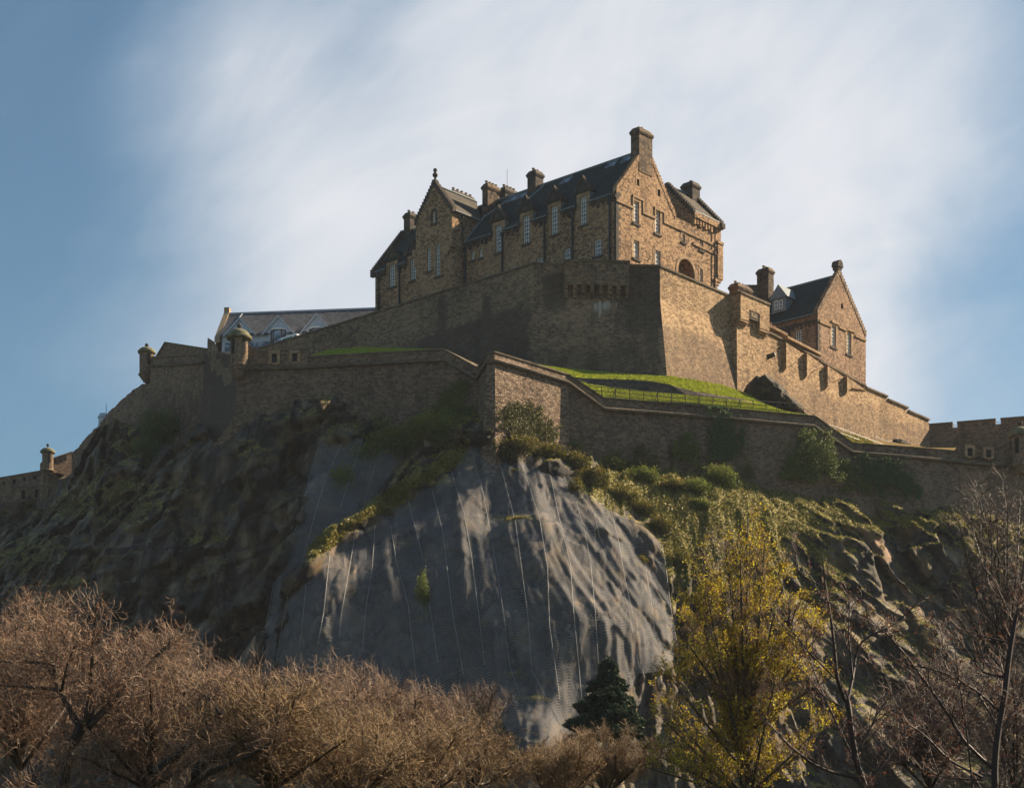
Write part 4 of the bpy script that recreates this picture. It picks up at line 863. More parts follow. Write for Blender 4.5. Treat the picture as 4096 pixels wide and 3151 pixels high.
# --- sentry turrets
def turret(name,label,u,v_ball,v_dome,v_drumtop,v_corb,v_tip,Y,half_dome,half_drum,nw=2,Yc=0):
    c=at(u,v_corb,Y); zof=lambda v: CZ+(VH-v)*Y/FP; rd=half_drum*Y/FP; rD=half_dome*Y/FP; o=thing(name,label,'turret',(c[0],c[1],zof(v_tip)),'domed stone sentry turrets on the walls')
    z1,z0=zof(v_drumtop),zof(v_corb)
    MB().lathe(c,[(rd,z0+.003),(rd,z1+.1)],24).build('drum',M['bast'],o)
    zt5=zof(v_tip); b=MB(); pr_=[(0.02,zt5)]; k=4
    for i in range(k): r0=rd*(.35+.8*i/k); r1=rd*(.35+.8*(i+1)/k); za=zt5+(z0-zt5)*(i+.05)/k; zb3=zt5+(z0-zt5)*(i+.95)/k; pr_+= [(r0,za),(r1*1.0,(za+zb3)/2),(r1,zb3)]
    pr_+=[(rd*1.16,z0),(rd,z0+.1)]
    b.lathe(c,pr_,24).build('corbel',M['bast'],o)
    zd0=z1; zd1=zof(v_dome); pr_=[(rd,zd0-.05),(rD*.97,zd0+.02),(rD,zd0+.18),(rD*.95,zd0+.32)]; h0=zd0+.34; R_=rD*.84
    for i in range(9): a=math.pi/2*i/8; pr_.append((max(.12,R_*math.cos(a)),h0+(zd1-h0)*math.sin(a)))
    b=MB(); b.lathe(c,pr_,24); b.build('dome',M['moss'],o,smooth=False)
    zb4=zof(v_ball); rb=.27*rd; MB().lathe(c,[(.16*rd,zd1-.02),(.12*rd,zb4-rb*1.1)]+[(max(.01,rb*math.cos(a)),zb4+rb*math.sin(a)) for a in np.linspace(-1.2,math.pi/2,7)],12).build('ball_finial',M['dark'],o,smooth=True)
    zc_=(z1+z0)/2+ (z1-z0)*.16; hh_=(z1-z0)*.28
    for k in range(nw):
        a=math.radians((-128,-52)[k] if nw==2 else -62); t=np.array([-math.sin(a),math.cos(a)]); W=frame(np.array(c[:2])+rd*np.array([math.cos(a),math.sin(a)]),t,(math.cos(a),math.sin(a)))
        b=MB(); b.box(W,-.22*rd,.22*rd,-.2,.03,zc_-hh_,zc_+hh_); b.build('slit',M['void'],o)
    return o
turret('sentry_turret','large domed sentry turret with a ball on top at the corner of the lower wall',957,1303,1316,1358,1462,1515,197.3,51,35,2)
turret('sentry_turret','small domed sentry turret against the sky at the corner of the left bastion',587,1381,1389,1414,1497,1531,224.5,36,29,1)
turret('sentry_turret','distant domed sentry turret on the far left gun battery wall',191,1780,1791,1812,1882,1896,254,30,22,1)
turret('sentry_turret','dark domed sentry turret cut by the right edge of the photo',4082,1694,1707,1748,1862,1896,213.0,50,36,2)
# --- left stepped boundary wall
b=MB(); n=30
path=[(600,1528,226),(569,1537,228),(540,1555,230.5),(485,1603,234.5),(434,1651,238.5),(420,1670,239.5),(399,1696,241.5),(356,1739,245.5),(311,1793,250.5),(285,1812,253)]
us=np.linspace(600,286,n+1)
for i in range(n):
    a,c=us[i],us[i+1]; up_=[p[0] for p in path][::-1]; f=lambda u,j: float(np.interp(u,up_,[p[j] for p in path][::-1]))
    v=f(a,1)+random.uniform(-3,3); Ya,Yc=f(a,2),f(c,2); A=at(a,v,Ya); B=at(c,v,Yc); B[2]=A[2]; t=(A-B)[:2]; t/=np.linalg.norm(t); nn=np.array([t[1],-t[0]])
    b.hexa([(B[0],B[1],40),(A[0],A[1],40),(A[0]-nn[0],A[1]-nn[1],40),(B[0]-nn[0],B[1]-nn[1],40),tuple(B),tuple(A),(A[0]-nn[0],A[1]-nn[1],A[2]),(B[0]-nn[0],B[1]-nn[1],A[2])])
o=b.build('stepped_boundary_wall',M['low']); meta(o,'rough wall with a ragged stepped top climbing the crag at the left edge of the sky','wall')
b=MB(); p=at(417,1675,242); b.lathe(p,[(.75,p[2]-2),(.75,p[2]+.1),(.9,p[2]+.12),(.62,p[2]+.62),(0,p[2]+.66)],8); o=b.build('stone_cap',M['leadp']); meta(o,'tiny grey hipped cap with a mast poking over the ragged wall on the left','roof')
MB().tube([p+(.25,0,.6),p+(.25,0,1.9)],.035,4).build('mast',M['iron'],o)
# --- far left gun battery
gb=thing('gun_battery_wall','low dark battery wall with narrow slits at the left edge of the photo','wall',at(60,2130,262))
G3=px3([(-140,1938,268),(0,1914,262),(163,1886,256)]); b=MB(); curtain(b,G3+px3([(226,1890,254)]),52,.03,200,1.2,1.0,lambda u,v:.3+.6*sm(v,1985,2030)); 
G4=px3([(163,1855,257.5),(206,1837,258),(289,1809,259.5)]); curtain(b,G4,58,0,200,.8,1.0); b.build('wall',M['low'],gb)
b=MB(); b.sweep(G3,[(.12,.003),(.12,.16),(-1.3,.2),(-1.3,.003)]); b.sweep(G4,[(.12,.003),(.12,.16),(-.9,.2),(-.9,.003)]); b.sweep(px3([(50,1949,259),(225,1941,253)]),rollp(.13,.15)); b.build('coping',M['cope'],gb)
p=at(193,1886,255); MB().lathe(p,[(1.05,p[2]-7),(1.0,p[2]-.05),(1.12,p[2]),(1.12,p[2]+.12),(.3,p[2]+.13)],18).build('turret_base',M['low'],gb)
for (u0,v0,u1,v1,mt) in [(10,1927,15,1938,'tan'),(51,1919,56,1931,'tan'),(92,1910,97,1923,'tan'),(133,1902,138,1915,'tan'),(86,1962,94,1993,'void'),(138,1958,144,1986,'void'),(187,1956,193,1984,'void')]:
    a,c=G3[1],G3[2]; t=(c-a)[:2]; W=frame(a[:2],t,(t[1],-t[0])); oo=.22 if mt=='tan' else .32; s0_,z1__=W.hit(u0,v0,oo); s1_,z0__=W.hit(u1,v1,oo); bb=MB(); bb.box(W,s0_,s1_,-.1,oo,z0__,z1__)
    bb.build('slit',M['void'],gb)
for (u,v) in [(222,1844),(243,1838),(262,1831)]: 
    a,c=G4[1],G4[2]; t=(c-a)[:2]; W=frame(a[:2],t,(t[1],-t[0])); s,z=W.hit(u,v,.05); bb=MB(); bb.box(W,s-.14,s+.14,-.1,.05,z-.35,z+.2); bb.build('slit',M['void'],gb)
# ---------------------------------------------------------------- barracks with lead dormers, van
bk=thing('barracks_building','long low building with brown slate roof and grey lead dormers left of the hospital','building',at(1200,1450,246))
a_=at(872,1345,246); b_=at(1560,1338,243.5); t=(b_-a_)[:2]; BK=frame(a_[:2],t,(t[1],-t[0])); LN=np.linalg.norm(t); ze=78.2; zr=CZ+(VH-1252)*250/FP; RD=4.4
def barr():
    b=MB(); b.box(BK,-.3,LN,-8.8,0,68,ze-2.2); b.build('wall',M['tan'],bk)
    b=MB(); b.box(BK,.5,LN,-8.7,-.05,ze-2.2,ze-.05); b.build('upper_wall',M['leadp'],bk)
    b=MB(); b.box(BK,.9,LN,-.06,.03,ze-2.05,ze-.95); b.build('window_band',M['glassd'],bk)
    for i in range(11):
        x=1.2+i*1.9; bb=MB(); bb.box(BK,x,x+1.7,0,.06,ze-2.05,ze-1.5); o=bb.build('window',M['wood'],bk); bb=MB(); bb.box(BK,x+.1,x+1.6,.03,.07,ze-1.97,ze-1.58); bb.build('pane',M['glass'],o)
    P=BK.P; b=MB()
    b.add([P(.3,ze,.3),P(LN,ze,.3),P(LN,zr,-RD),P(.3,zr,-RD),P(.3,ze-.15,.3),P(LN,ze-.15,.3),P(LN,zr-.15,-RD),P(.3,zr-.15,-RD)],[(0,1,2,3),(4,7,6,5),(0,4,5,1),(0,3,7,4)]); b.add([P(.3,zr,-RD),P(LN,zr,-RD),P(LN,ze,-8.9),P(.3,ze,-8.9)],[(0,1,2,3)])
    b.build('roof',M['slate2'],bk)
    b=MB(); b.tube([P(.3,zr+.04,-RD),P(LN,zr+.04,-RD)],.12); k=P(.95,ze+.1,.2); k2=P(2.2,zr-.1,-RD+.2); b.tube([k,k2],.06,4); b.build('ridge',M['leadp'],bk)
    pr_=[(.45,-.35),(-.0,-.35)]; b=MB()
    q=[P(-.35,ze-.3,.45),P(.35,ze-.3,.45),P(.35,zr+.25,-RD),P(-.35,zr+.25,-RD),P(-.35,ze-1.0,.45),P(.35,ze-1.0,.45),P(.35,zr-1,-RD),P(-.35,zr-1,-RD)]
    b.hexa([q[4],q[5],q[6],q[7],q[0],q[1],q[2],q[3]]); b.box(BK,-.35,.35,-RD-.9,-RD+.1,zr-1,zr+.85); b.add([P(-.3,68,0),P(-.3,68,-8.8),P(-.3,ze,-8.8),P(-.3,zr,-RD),P(-.3,ze,0)],[(0,1,2,3,4)]); b.build('gable_coping',M['tan'],bk)
    for (u,vt,vb) in [(961,1275,1326),(1115,1272,1325),(1269,1270,1325)]:
        s=BK.hit(u,1330)[0]; za=ze+1.55+.35; hw=1.55; zk=ze+.35; ap=CZ+(VH-vt)*(246)/FP
        o=MB().box(BK,s-1.3,s+1.3,-2.5,.25,ze-1.0,zk-.1).build('dormer',M['leadp'],bk)
        P=BK.P; bd=(ap-ze)/(zr-ze)*RD+.2
        for sg in (-1,1):
            A=[P(s+sg*2.15,zk-.35,.45),P(s,ap,.45),P(s,ap,-bd),P(s+sg*2.15,zk-.35,-1.6)]; MB().add(A+[tuple(np.array(x)+(0,0,-.28)) for x in A],[(0,1,2,3),(4,5,6,7),(0,4,5,1),(0,3,7,4)]).build('dormer_roof',M['leadp'],o)
        MB().add([P(s-1.75,zk-.2,.2),P(s+1.75,zk-.2,.2),P(s,ap-.35,.2)],[(0,1,2)]).build('dormer_gable',M['leadp'],o)
        bb=MB(); pp=[P(s-.95,0,.25),P(s-.5,0,.75),P(s+.5,0,.75),P(s+.95,0,.25)]; lo,hi=ze-1.9,zk-.05
        for i in range(3): bb.add([(*pp[i][:2],lo),(*pp[i+1][:2],lo),(*pp[i+1][:2],hi),(*pp[i][:2],hi)],[(0,1,2,3)])
        g=bb.build('bay_window',M['glass'],o); bb=MB()
        for p in pp: bb.tube([(*p[:2],lo),(*p[:2],hi)],.07,4)
        for z in (lo,(lo+hi)/2-.2,hi): bb.sweep([(*p[:2],z) for p in pp],[(.04,-.06),(.04,.06),(-.04,.06),(-.04,-.06)])
        bb.build('bay_frame',M['wood'],o); bb=MB(); bb.add([(*p[:2],hi+.06) for p in pp]+[(*p[:2],hi+.3) for p in pp],[(0,1,2,3),(7,6,5,4),(0,1,5,4),(1,2,6,5),(2,3,7,6)]); bb.build('bay_roof',M['white'],o)
barr()
def van():
    Vp=BL+D2*3.0; F=frame(Vp,-D1,-D2)     # front points away to the left: local +s runs to the rear
    s0=F.hit(1076,1385,1.0)[0]; L_=5.2; zr_=F.hit(1160,1344,.5)[1]; zg=zr_-1.95; o=thing('parked_van','white hire van with a green lettered panel behind the sloping upper wall','van',F.P(s0+2.6,zg,0))
    prof=[(0,.55),(.1,1.0),(.75,1.12),(1.65,1.83),(2.1,1.93),(4.9,1.95),(5.15,1.8),(5.2,.55)]
    b=MB(); n=len(prof)
    A=[F.P(s0+x,zg+z,.92 if z<1.3 else .8) for x,z in prof]; B=[F.P(s0+x,zg+z,-.92 if z<1.3 else -.8) for x,z in prof]
    b.add(A+B,[tuple(range(n)),tuple(range(n,2*n))[::-1]]+[(i,(i+1)%n,n+(i+1)%n,n+i) for i in range(n)]); bd=b.build('body',M['vanw'],o)
    b=MB(); b.add([F.P(s0+.85,zg+1.14,.925),F.P(s0+2.0,zg+1.14,.915),F.P(s0+2.2,zg+1.74,.83),F.P(s0+1.62,zg+1.70,.84)],[(0,1,2,3)]); b.build('side_window',M['glassd'],bd)
    b=MB(); b.add([F.P(s0+.8,zg+1.16,.7),F.P(s0+1.62,zg+1.82,.66),F.P(s0+1.62,zg+1.82,-.66),F.P(s0+.8,zg+1.16,-.7)],[(0,1,2,3)]); b.build('windscreen',M['glassd'],bd)
    q=[F.P(s0+2.35,zg+1.10,.94),F.P(s0+4.25,zg+1.10,.94),F.P(s0+4.32,zg+1.70,.86),F.P(s0+2.5,zg+1.70,.86)]; sgn=MB().add(q,[(0,1,2,3)]).build('green_panel',M['green'],bd)
    text('enterprise',.40,M['white'],sgn,F.P(s0+3.35,zg+1.41,.915),(*(-D1),0),(0,0,1),(*(-D2),0))
    MB().add([F.P(s0+4.6,zg+1.35,.9),F.P(s0+5.0,zg+1.3,.9),F.P(s0+4.95,zg+1.7,.84),F.P(s0+4.62,zg+1.7,.84)],[(0,1,2,3)]).build('rear_window',M['green'],bd)
    for x in (.95,4.2):
        for q_ in (.8,-.8): MB().tube([F.P(s0+x,zg+.33,q_-.1),F.P(s0+x,zg+.33,q_+.12)],.33,14).build('wheel',M['iron'],o)
    MB().box(F,s0+.9,s0+1.05,.9,1.1,zg+1.05,zg+1.3).build('wing_mirror',M['iron'],o)
van()
# ---------------------------------------------------------------- the crag
CP=[(1933,1736,190.3),(2000,1770,191),(2100,1800,192.3),(2271,1830,197),(2414,1860,198.3),(2700,1890,200.8),(3050,1950,203.8),(3400,1995,207),(3750,2045,210),(4096,2090,213),(4500,2130,217),
(1800,1770,193),(1533,1707,195.5),(1400,1679,196),(1262,1640,196.6),(1100,1650,197),(1017,1812,193.2),(831,1810,194.2),(760,1770,209),(783,1664,215),(600,1645,222),(469,1659,234),(407,1739,240),(370,1814,243),(327,1879,246),(268,1921,249),(215,1943,253),(161,2061,246),(129,2136,236),(0,2179,240),(-250,2230,245),
(931,1745,196.4),(700,1850,207),(560,1800,219),(450,1950,216),(300,2100,218),(150,2250,210),(0,2350,212),(-250,2400,216),(600,2050,200),(800,2000,194.5),(1000,2000,190),(1180,1850,192.5),(450,2300,192),(200,2500,196),(0,2700,195),(-250,2800,200),(700,2300,188.5),(900,2200,187),(1020,2300,186),(600,2700,180),(1000,2700,177),(300,2900,182),(0,3150,182),(-250,3150,185),(800,3150,172),(1000,2500,182),
(1270,1770,190),(1230,2000,185),(1140,2300,180.5),(1070,2560,177),(1400,1800,190.5),(1520,2000,187),(1350,2160,182),(1700,1880,189.5),
(1960,1790,188.6),(1800,1950,185),(2050,2000,184),(2200,1900,189),(1700,2150,179.5),(2000,2200,178),(2300,2200,181),(2450,2100,188),(2600,2250,187.5),(1300,2300,176.5),(1180,2450,175.5),(1400,2500,174.5),(1700,2500,174),(2000,2500,173.6),(2300,2500,175),(2550,2500,178),(2690,2550,185),(2000,2900,170.3),(2300,2850,171.2),(1600,2900,170.3),(2650,2850,177),(2150,2790,170.5),(2150,3000,166),(2200,3151,165),(1300,2800,171),(1500,3151,166),
(2400,1940,192.5),(2600,2040,193.3),(2500,1925,195),(2720,1940,197),(2950,1975,199.3),(2850,2010,196.5),(2850,2250,191.5),(3000,2150,195.5),(3100,2400,190),(2850,2600,186),(3200,2085,199.5),(3300,2350,197),(3400,2600,191),(3200,2800,183),(3500,2130,202.5),(3600,2400,199),(3700,2700,191),(3900,2200,207),(4000,2500,199),(4100,2800,191),(4500,2400,207),(4500,2900,192),(3000,3150,176),(3600,3150,180),(4200,3150,182),(4500,3200,186)]
cpw=np.array([at(*c) for c in CP])
# continue the slope backwards above the wall feet so that the walls stand on rock
ex=[]
for (u,v,Y) in CP[:31]:
    if (u,v) in ((831,1810),(1017,1812),(700,1850)): continue
    p=at(u,v,Y); ex.append(p+(0,6,3.2))
def merge_pts(P,tol):   # average control points that share nearly the same place in the XZ plane
    P=[np.array(p) for p in P]; out=[]
    for p in P:
        for q in out:
            if np.hypot(p[0]-q[0][0],p[2]-q[0][2])<tol: break
        else: out.append([p])
    return np.array([q[0] for q in out])
cpw=merge_pts(np.vstack([cpw,ex]),1.6)
XZ=cpw[:,[0,2]]; 
def tps(r2): return np.where(r2>0,.5*r2*np.log(r2+1e-12),0)
def fit(XZ,Y,lam):
    n=len(Y); K=tps(((XZ[:,None]-XZ[None])**2).sum(-1))+lam*np.eye(n); Pm=np.c_[np.ones(n),XZ]; A=np.block([[K,Pm],[Pm.T,np.zeros((3,3))]]); return np.linalg.solve(A,np.r_[Y,0,0,0])
wt_=fit(XZ,cpw[:,1],3.0)
def F0(x,z):
    x=np.asarray(x,float); z=np.asarray(z,float); sh=x.shape; x=x.ravel(); z=z.ravel(); r=wt_[-3]+wt_[-2]*x+wt_[-1]*z
    for i in range(len(XZ)): r=r+wt_[i]*tps((x-XZ[i,0])**2+(z-XZ[i,1])**2)
    return r.reshape(sh)
NETM=[(1905,1757),(1967,1764),(2050,1812),(2114,1822),(2200,1860),(2300,1900),(2340,1960),(2419,2020),(2514,2070),(2567,2090),(2643,2164),(2662,2245),(2690,2450),(2715,2580),(2680,2680),(2560,2700),(2480,2860),(2300,2960),(2230,3010),(2060,3005),(1990,2860),(1900,2770),(1740,2790),(1500,2800),(1100,2790),(1108,2600),(1143,2450),(1157,2355),(1243,2275),(1329,2160),(1452,2072),(1600,1985),(1733,1910)]
NETL=[(1275,1765),(1310,1762),(1345,1775),(1380,1760),(1430,1752),(1520,1717),(1640,1688),(1680,1740),(1650,1850),(1560,1960),(1452,2050),(1329,2140),(1243,2255),(1157,2335),(1120,2440),(1108,2560),(1095,2740),(1040,2740),(1065,2500),(1100,2300),(1190,2100),(1240,1900)]
def netmask(u,v,soft=40.):
    m=np.zeros(np.shape(u))
    for pl in (NETM,NETL):
        i=inpoly(u,v,pl); d=edgedist(u,v,pl); m=np.maximum(m,np.where(i,np.clip(d/soft,0,1),0))
    return m
def ridge(n,p=1.6): return (1-np.abs(2*n-1))**p
def folds(x,z):
    q=x+.62*np.maximum(z-30,0)*np.clip((x+4)/10,.15,1)+.3*np.sin(z/5.)
    big=-(fbm(q/7.,z/20.,3,3)-.45)*4.2; led=1.5/(1+np.exp(-(z-41.-.25*np.sin(x))/.35))*np.exp(-((x-1)/7.)**2)
    rk=np.clip((x+2)/10,.35,1); r=(-ridge(vnoise(q/3.1+7,z/17.,9),1.3)*1.3-ridge(vnoise(q/1.5,z/12.,13),1.2)*.85*(.4+fbm(x/5.,z/5.,2,2)))*rk-ridge(vnoise(q/.7,z/9.,15),1.1)*.27
    bo=-2.6*np.exp(-((x-2.2)/1.9)**4-((z-17.5)/3.)**4)
    return big+led+r+bo+(facets(q/3.4,z/7.5,41,1.1)*.8+facets(q/1.3,z/2.9,47,1.1)*.4)*np.clip((x+12)/22,.45,.9)
def rocky(x,z,full=False):
    # strata: steep on the left, leaning down to the right on the right flank
    k=np.clip((x-8)/20.,0,1); q=x+z*(.85*k)+ -.35*(1-k)*z; p=z-.3*x*k; w=(fbm(x/3.,z/3.,71,2)-.4)*.5
    a,ta,ca=facets2(q/4.6+w,p/8.0,1,1.0); b,tb,cb=facets2(q/1.9+w,p/3.6,5,1.1); c,tc,cc=facets2(q/.75,p/1.5,9,1.1)
    s=a*3.0+b*1.35+c*.42+(fbm(q/11.,p/16.,2,2)-.47)*3.6
    lf=1/(1+np.exp((x+7)/2.)); s=s+lf*(facets(q/7.,p/11.,61,.8)*2.4+b*.35)+facets(x/9.,z/2.6,17,.3)*1.2*(.4+.6*(1-k))
    if not full: return s
    return s,np.clip(.25*ta+.4*tb+.35*tc,0,1),np.maximum(np.maximum(ca,cb*.9),cc*.6)
def Fnet(x,z): return F0(x,z)+folds(x,z)
def Frock(x,z,u=None,v=None):
    f0=F0(x,z); u_,v_=proj(np.stack([x,f0,z],-1)); m=netmask(u_,v_)
    amp=.9*(1-.88*np.exp(-((u_-2750)/600)**4-((v_-2080)/260)**4))*(1-.8*np.exp(-((u_-930)/150)**2-((v_-1740)/100)**2))
    free=f0+rocky(x,z)*amp; under=f0+folds(x,z)+.3+np.clip(rocky(x,z)*.3+.35,0.02,2.2)
    return free*(1-m)+under*m, m
def onrock(u,v,f=Frock):
    Y=190.
    for i in range(14):
        p=at(u,v,Y); r=f(np.array([p[0]]),np.array([p[2]])); r=r[0] if isinstance(r,tuple) else r; Y=.5*Y+.5*float(r[0])
    return at(u,v,Y)
STEP=.18; gx=np.arange(-78,76,STEP); gz=np.arange(6,64,STEP); GX,GZ=np.meshgrid(gx,gz,indexing='ij')
GY,NM=Frock(GX,GZ)
for _ in range(1):
    g=np.pad(GY,1,mode='edge'); g=(g[:-2]+4*g[1:-1]+g[2:])/6; GY=(g[:,:-2]+4*g[:,1:-1]+g[:,2:])/6
_,TONE,CRK=rocky(GX,GZ,True)
RU,RV=proj(np.stack([GX,GY,GZ],-1))
TOPX=[(-75,67),(-62,62),(-58.5,62),(-50,64),(-46,62),(-42,60),(-36.8,58),(-34,57),(-31,52),(-28,55.5),(-20,56.5),(-12,55.5),(-4,54),(0,53.5),(5,53.5),(9,52.8),(18,52.5),(28,50),(38,49),(48,48),(62,46.5),(76,46)]
tz=np.interp(gx,[t[0] for t in TOPX],[t[1] for t in TOPX])
keep=GZ<=tz[:,None]
def gridmesh(name,X,Y,Z,keepv,mt,parent=None,attrs=None,uv=None,smooth=False):
    idx=np.arange(X.size).reshape(X.shape); k=keepv[:-1,:-1]&keepv[1:,:-1]&keepv[:-1,1:]&keepv[1:,1:]
    Fq=np.stack([idx[:-1,:-1],idx[1:,:-1],idx[1:,1:],idx[:-1,1:]],-1)[k]; used,inv=np.unique(Fq,return_inverse=True); V=np.stack([X,Y,Z],-1).reshape(-1,3)[used]
    at_={a:x.ravel()[used] for a,x in (attrs or {}).items()}
    return mesh_np(name,V,inv.reshape(Fq.shape),mt,parent,None,at_,None if uv is None else uv.reshape(-1,2)[used],smooth)
dyx=np.gradient(GY,STEP,axis=0); dyz=np.gradient(GY,STEP,axis=1); NZ=dyz/np.sqrt(1+dyx**2+dyz**2)      # up component of the normal
def blobs(L): 
    g=np.zeros(GX.shape)
    for (u,v,ru,rv,wt) in L: g=np.maximum(g,wt*np.exp(-(((RU-u)/ru)**2+((RV-v)/rv)**2))) if wt>0 else g+wt*np.exp(-(((RU-u)/ru)**2+((RV-v)/rv)**2))
    return g
GR=blobs([(2700,1950,380,90,.9),(2900,2050,260,110,1.0),(3100,2080,260,120,1.05),(3050,2250,180,110,.8),(3250,2200,150,150,.65),(2750,2200,120,150,.9),(2720,2400,60,120,.7),(3700,2080,330,45,1.0),(3950,2150,200,60,.8),(3300,2350,120,100,.45),(3050,2400,130,60,.7),
 (480,1960,230,50,.9),(300,2000,120,60,.8),(520,1750,110,90,.85),(430,2030,330,40,.8),(900,2150,200,30,.7),(250,2330,200,30,.6),(380,1900,60,90,.7),(150,2230,130,80,.7),(500,2080,160,50,.45),(1000,1800,90,60,.4),(1180,1700,120,40,.5),(950,2260,120,40,.5),(1150,2200,60,40,.5),
 (1700,1890,200,60,.5),(1560,2010,140,45,.9),(1700,1920,120,45,1.1),(1830,1830,90,40,1.0),(1400,2110,110,40,.8),(1260,2200,90,30,.7),(2000,2080,90,25,1.),(2100,2066,60,16,.9),(1580,2170,60,16,.6),(2140,2980,90,30,.9),(2060,2690,120,30,.6),(2600,2250,90,30,.5)])
GR=np.clip(GR*1.0+ (NZ-.45)*1.1*(1-NM*.75)+.07,0,1.2); GR[(NM>.3)]*=.75; GR=np.where(RU<1200,GR*.7,GR)
PALE=np.zeros(GX.shape)
for pl in ([(3370,2010),(3440,2060),(3540,2170),(3580,2230),(3540,2260),(3680,2420),(3700,2480),(3600,2360),(3490,2200),(3400,2080)],): 
    i=inpoly(RU,RV,pl); PALE=np.maximum(PALE,i*.9)
crag=gridmesh('castle_rock',GX,GY,GZ,keep,M['rock'],None,{'grass':GR,'pale':PALE,'under_net':NM,'tone':TONE*1.3-.1,'crack':CRK}); meta(crag,kind='structure')
# rockfall netting
def net(name,label,poly,seams):
    ux,uv_=proj(np.stack([GX,Fnet(GX,GZ),GZ],-1)); k=inpoly(ux,uv_,poly)&keep
    i,j=np.where(k); sl_=(slice(i.min(),i.max()+1),slice(j.min(),j.max()+1)); X,Z,Kk=GX[sl_],GZ[sl_],k[sl_]; Y=Fnet(X,Z)
    sx=np.cumsum(np.r_[np.zeros((1,X.shape[1])),np.hypot(np.diff(X,axis=0),np.diff(Y,axis=0))],0); sz=np.cumsum(np.c_[np.zeros((X.shape[0],1)),np.hypot(np.diff(Z,axis=1),np.diff(Y,axis=1))],1)
    sx=X*1.15; 
    o=gridmesh(name,X,Y,Z,Kk,M['net'],None,None,np.stack([sx,sz],-1),True); meta(o,label,'rockfall net')
    for s in seams:
        pts=[]
        for (a,b) in zip(s[:-1],s[1:]):
            n=max(2,int(abs(b[1]-a[1])/40))
            for q in range(n): f=q/n; p=onrock(a[0]+(b[0]-a[0])*f,a[1]+(b[1]-a[1])*f,Fnet); pts.append(p-(0,.08,0))
        pts.append(onrock(*s[-1],Fnet)-(0,.08,0)); MB().tube(pts,.024,4).build('seam_wire',M['cable'],o)
SM=[[(1881,1788),(1933,1974),(1975,2200),(2014,2450),(2038,2658),(2079,2781),(2140,2850)],[(1986,1793),(2024,1945),(2062,2088),(2110,2450),(2127,2679),(2170,2760),(2240,2900)],[(2067,1822),(2114,1936),(2157,2069),(2190,2269),(2198,2500),(2240,2800)],[(2202,1902),(2233,2055),(2281,2255),(2295,2450),(2315,2658),(2328,2808)],[(2305,2007),(2338,2126),(2362,2245),(2381,2450),(2395,2674)],[(2338,1960),(2376,2055),(2400,2155),(2471,2293),(2514,2436),(2556,2668)],[(2443,2040),(2471,2150),(2500,2317),(2530,2450)],[(2581,2264),(2605,2412),(2620,2545)],[(2648,2180),(2660,2245),(2686,2450),(2708,2572)],
[(1805,1885),(1857,2055),(1886,2221),(1914,2450),(1939,2658)],[(1729,1964),(1771,2126),(1810,2450),(1853,2695)],[(1633,1999),(1686,2207),(1724,2450),(1751,2647)],[(1562,2098),(1586,2245),(1633,2421),(1660,2668)],[(1500,2102),(1490,2260),(1462,2450),(1450,2600)],[(1424,2107),(1405,2231),(1367,2450),(1357,2550)],[(1324,2179),(1314,2269),(1295,2450),(1273,2572)],[(1224,2340),(1214,2450),(1198,2593)],[(2114,1830),(2230,1970),(2300,2060),(2372,2150),(2440,2230),(2490,2330),(2512,2400)]]
net('rockfall_net','big grey wire net draped over the rounded central crag with thin vertical seam wires',NETM,SM)
net('rockfall_net','narrow grey wire net hanging left of the central crag beside the dark cliff',NETL,[[(1367,1772),(1310,1898),(1267,2031),(1229,2174),(1195,2290)],[(1448,1765),(1405,1898),(1362,2031)],[(1500,1864),(1457,2007)],[(1278,1772),(1240,1900),(1190,2100),(1100,2300),(1066,2500),(1045,2650)],[(1157,2355),(1129,2500),(1105,2650)]])
# ---------------------------------------------------------------- castle lawn terraces
def ruled(name,rows,mt,label=None,nx=8,amp=.12,kind='structure',n2=90):
    # rows: polylines from back to front, each a list of points of equal count
    R_=[np.array([at(*p) for p in r]) for r in rows]; n=len(R_[0]); s=np.linspace(0,n-1,n2); R2=[np.stack([np.interp(s,range(n),r[:,k]) for k in range(3)],-1) for r in R_]
    G=[]
    for a,b in zip(R2[:-1],R2[1:]):
        for t in np.linspace(0,1,nx,endpoint=False): G.append(a*(1-t)+b*t)
    G.append(R2[-1]); G=np.array(G); G[...,2]+=amp*(fbm(G[...,0]/1.2,G[...,1]/1.2,4,3)-.45)
    o=gridmesh(name,G[...,0],G[...,1],G[...,2],np.ones(G.shape[:2],bool),mt,None,None,None,True); 
    if kind: o['kind']=kind
    return o,G
UA=[(1040,1450,241),(1150,1440,236),(1229,1427,232.5),(1310,1400,229),(1438,1388,225),(1560,1392,221.5),(1680,1396,218),(1771,1400,215.2),(1850,1440,213),(1914,1470,211.4),(2010,1492,209.8),(2107,1490,208.8),(2188,1468,208.6),(2260,1470,208.9),(2364,1480,209.3),(2500,1491,209.3),(2674,1504,209.2),(2780,1520,212.5),(2886,1539,215.5),(2980,1572,217.5),(3060,1605,221),(3174,1658,226)]
UM=[(1060,1436,199.6),(1150,1434,199.4),(1231,1428,199.2),(1310,1424,198.9),(1438,1417,198.5),(1560,1411,198),(1680,1405,197.4),(1771,1402,196.9),(1850,1442,196.5),(1913,1476,196.2),(1965,1425,194.5),(2020,1425,194.8),(2120,1455,196.8),(2200,1480,199),(2317,1512,203.8),(2450,1515,204.2),(2597,1523,204.6),(2680,1538,205),(2760,1562,205.6),(2861,1578,206.8),(2968,1597,208.5),(3150,1652,213)]
lawn,G1=ruled('upper_lawn',[[(u,v+2,Y+.5) for u,v,Y in UA],UM],M['grass'],nx=10)
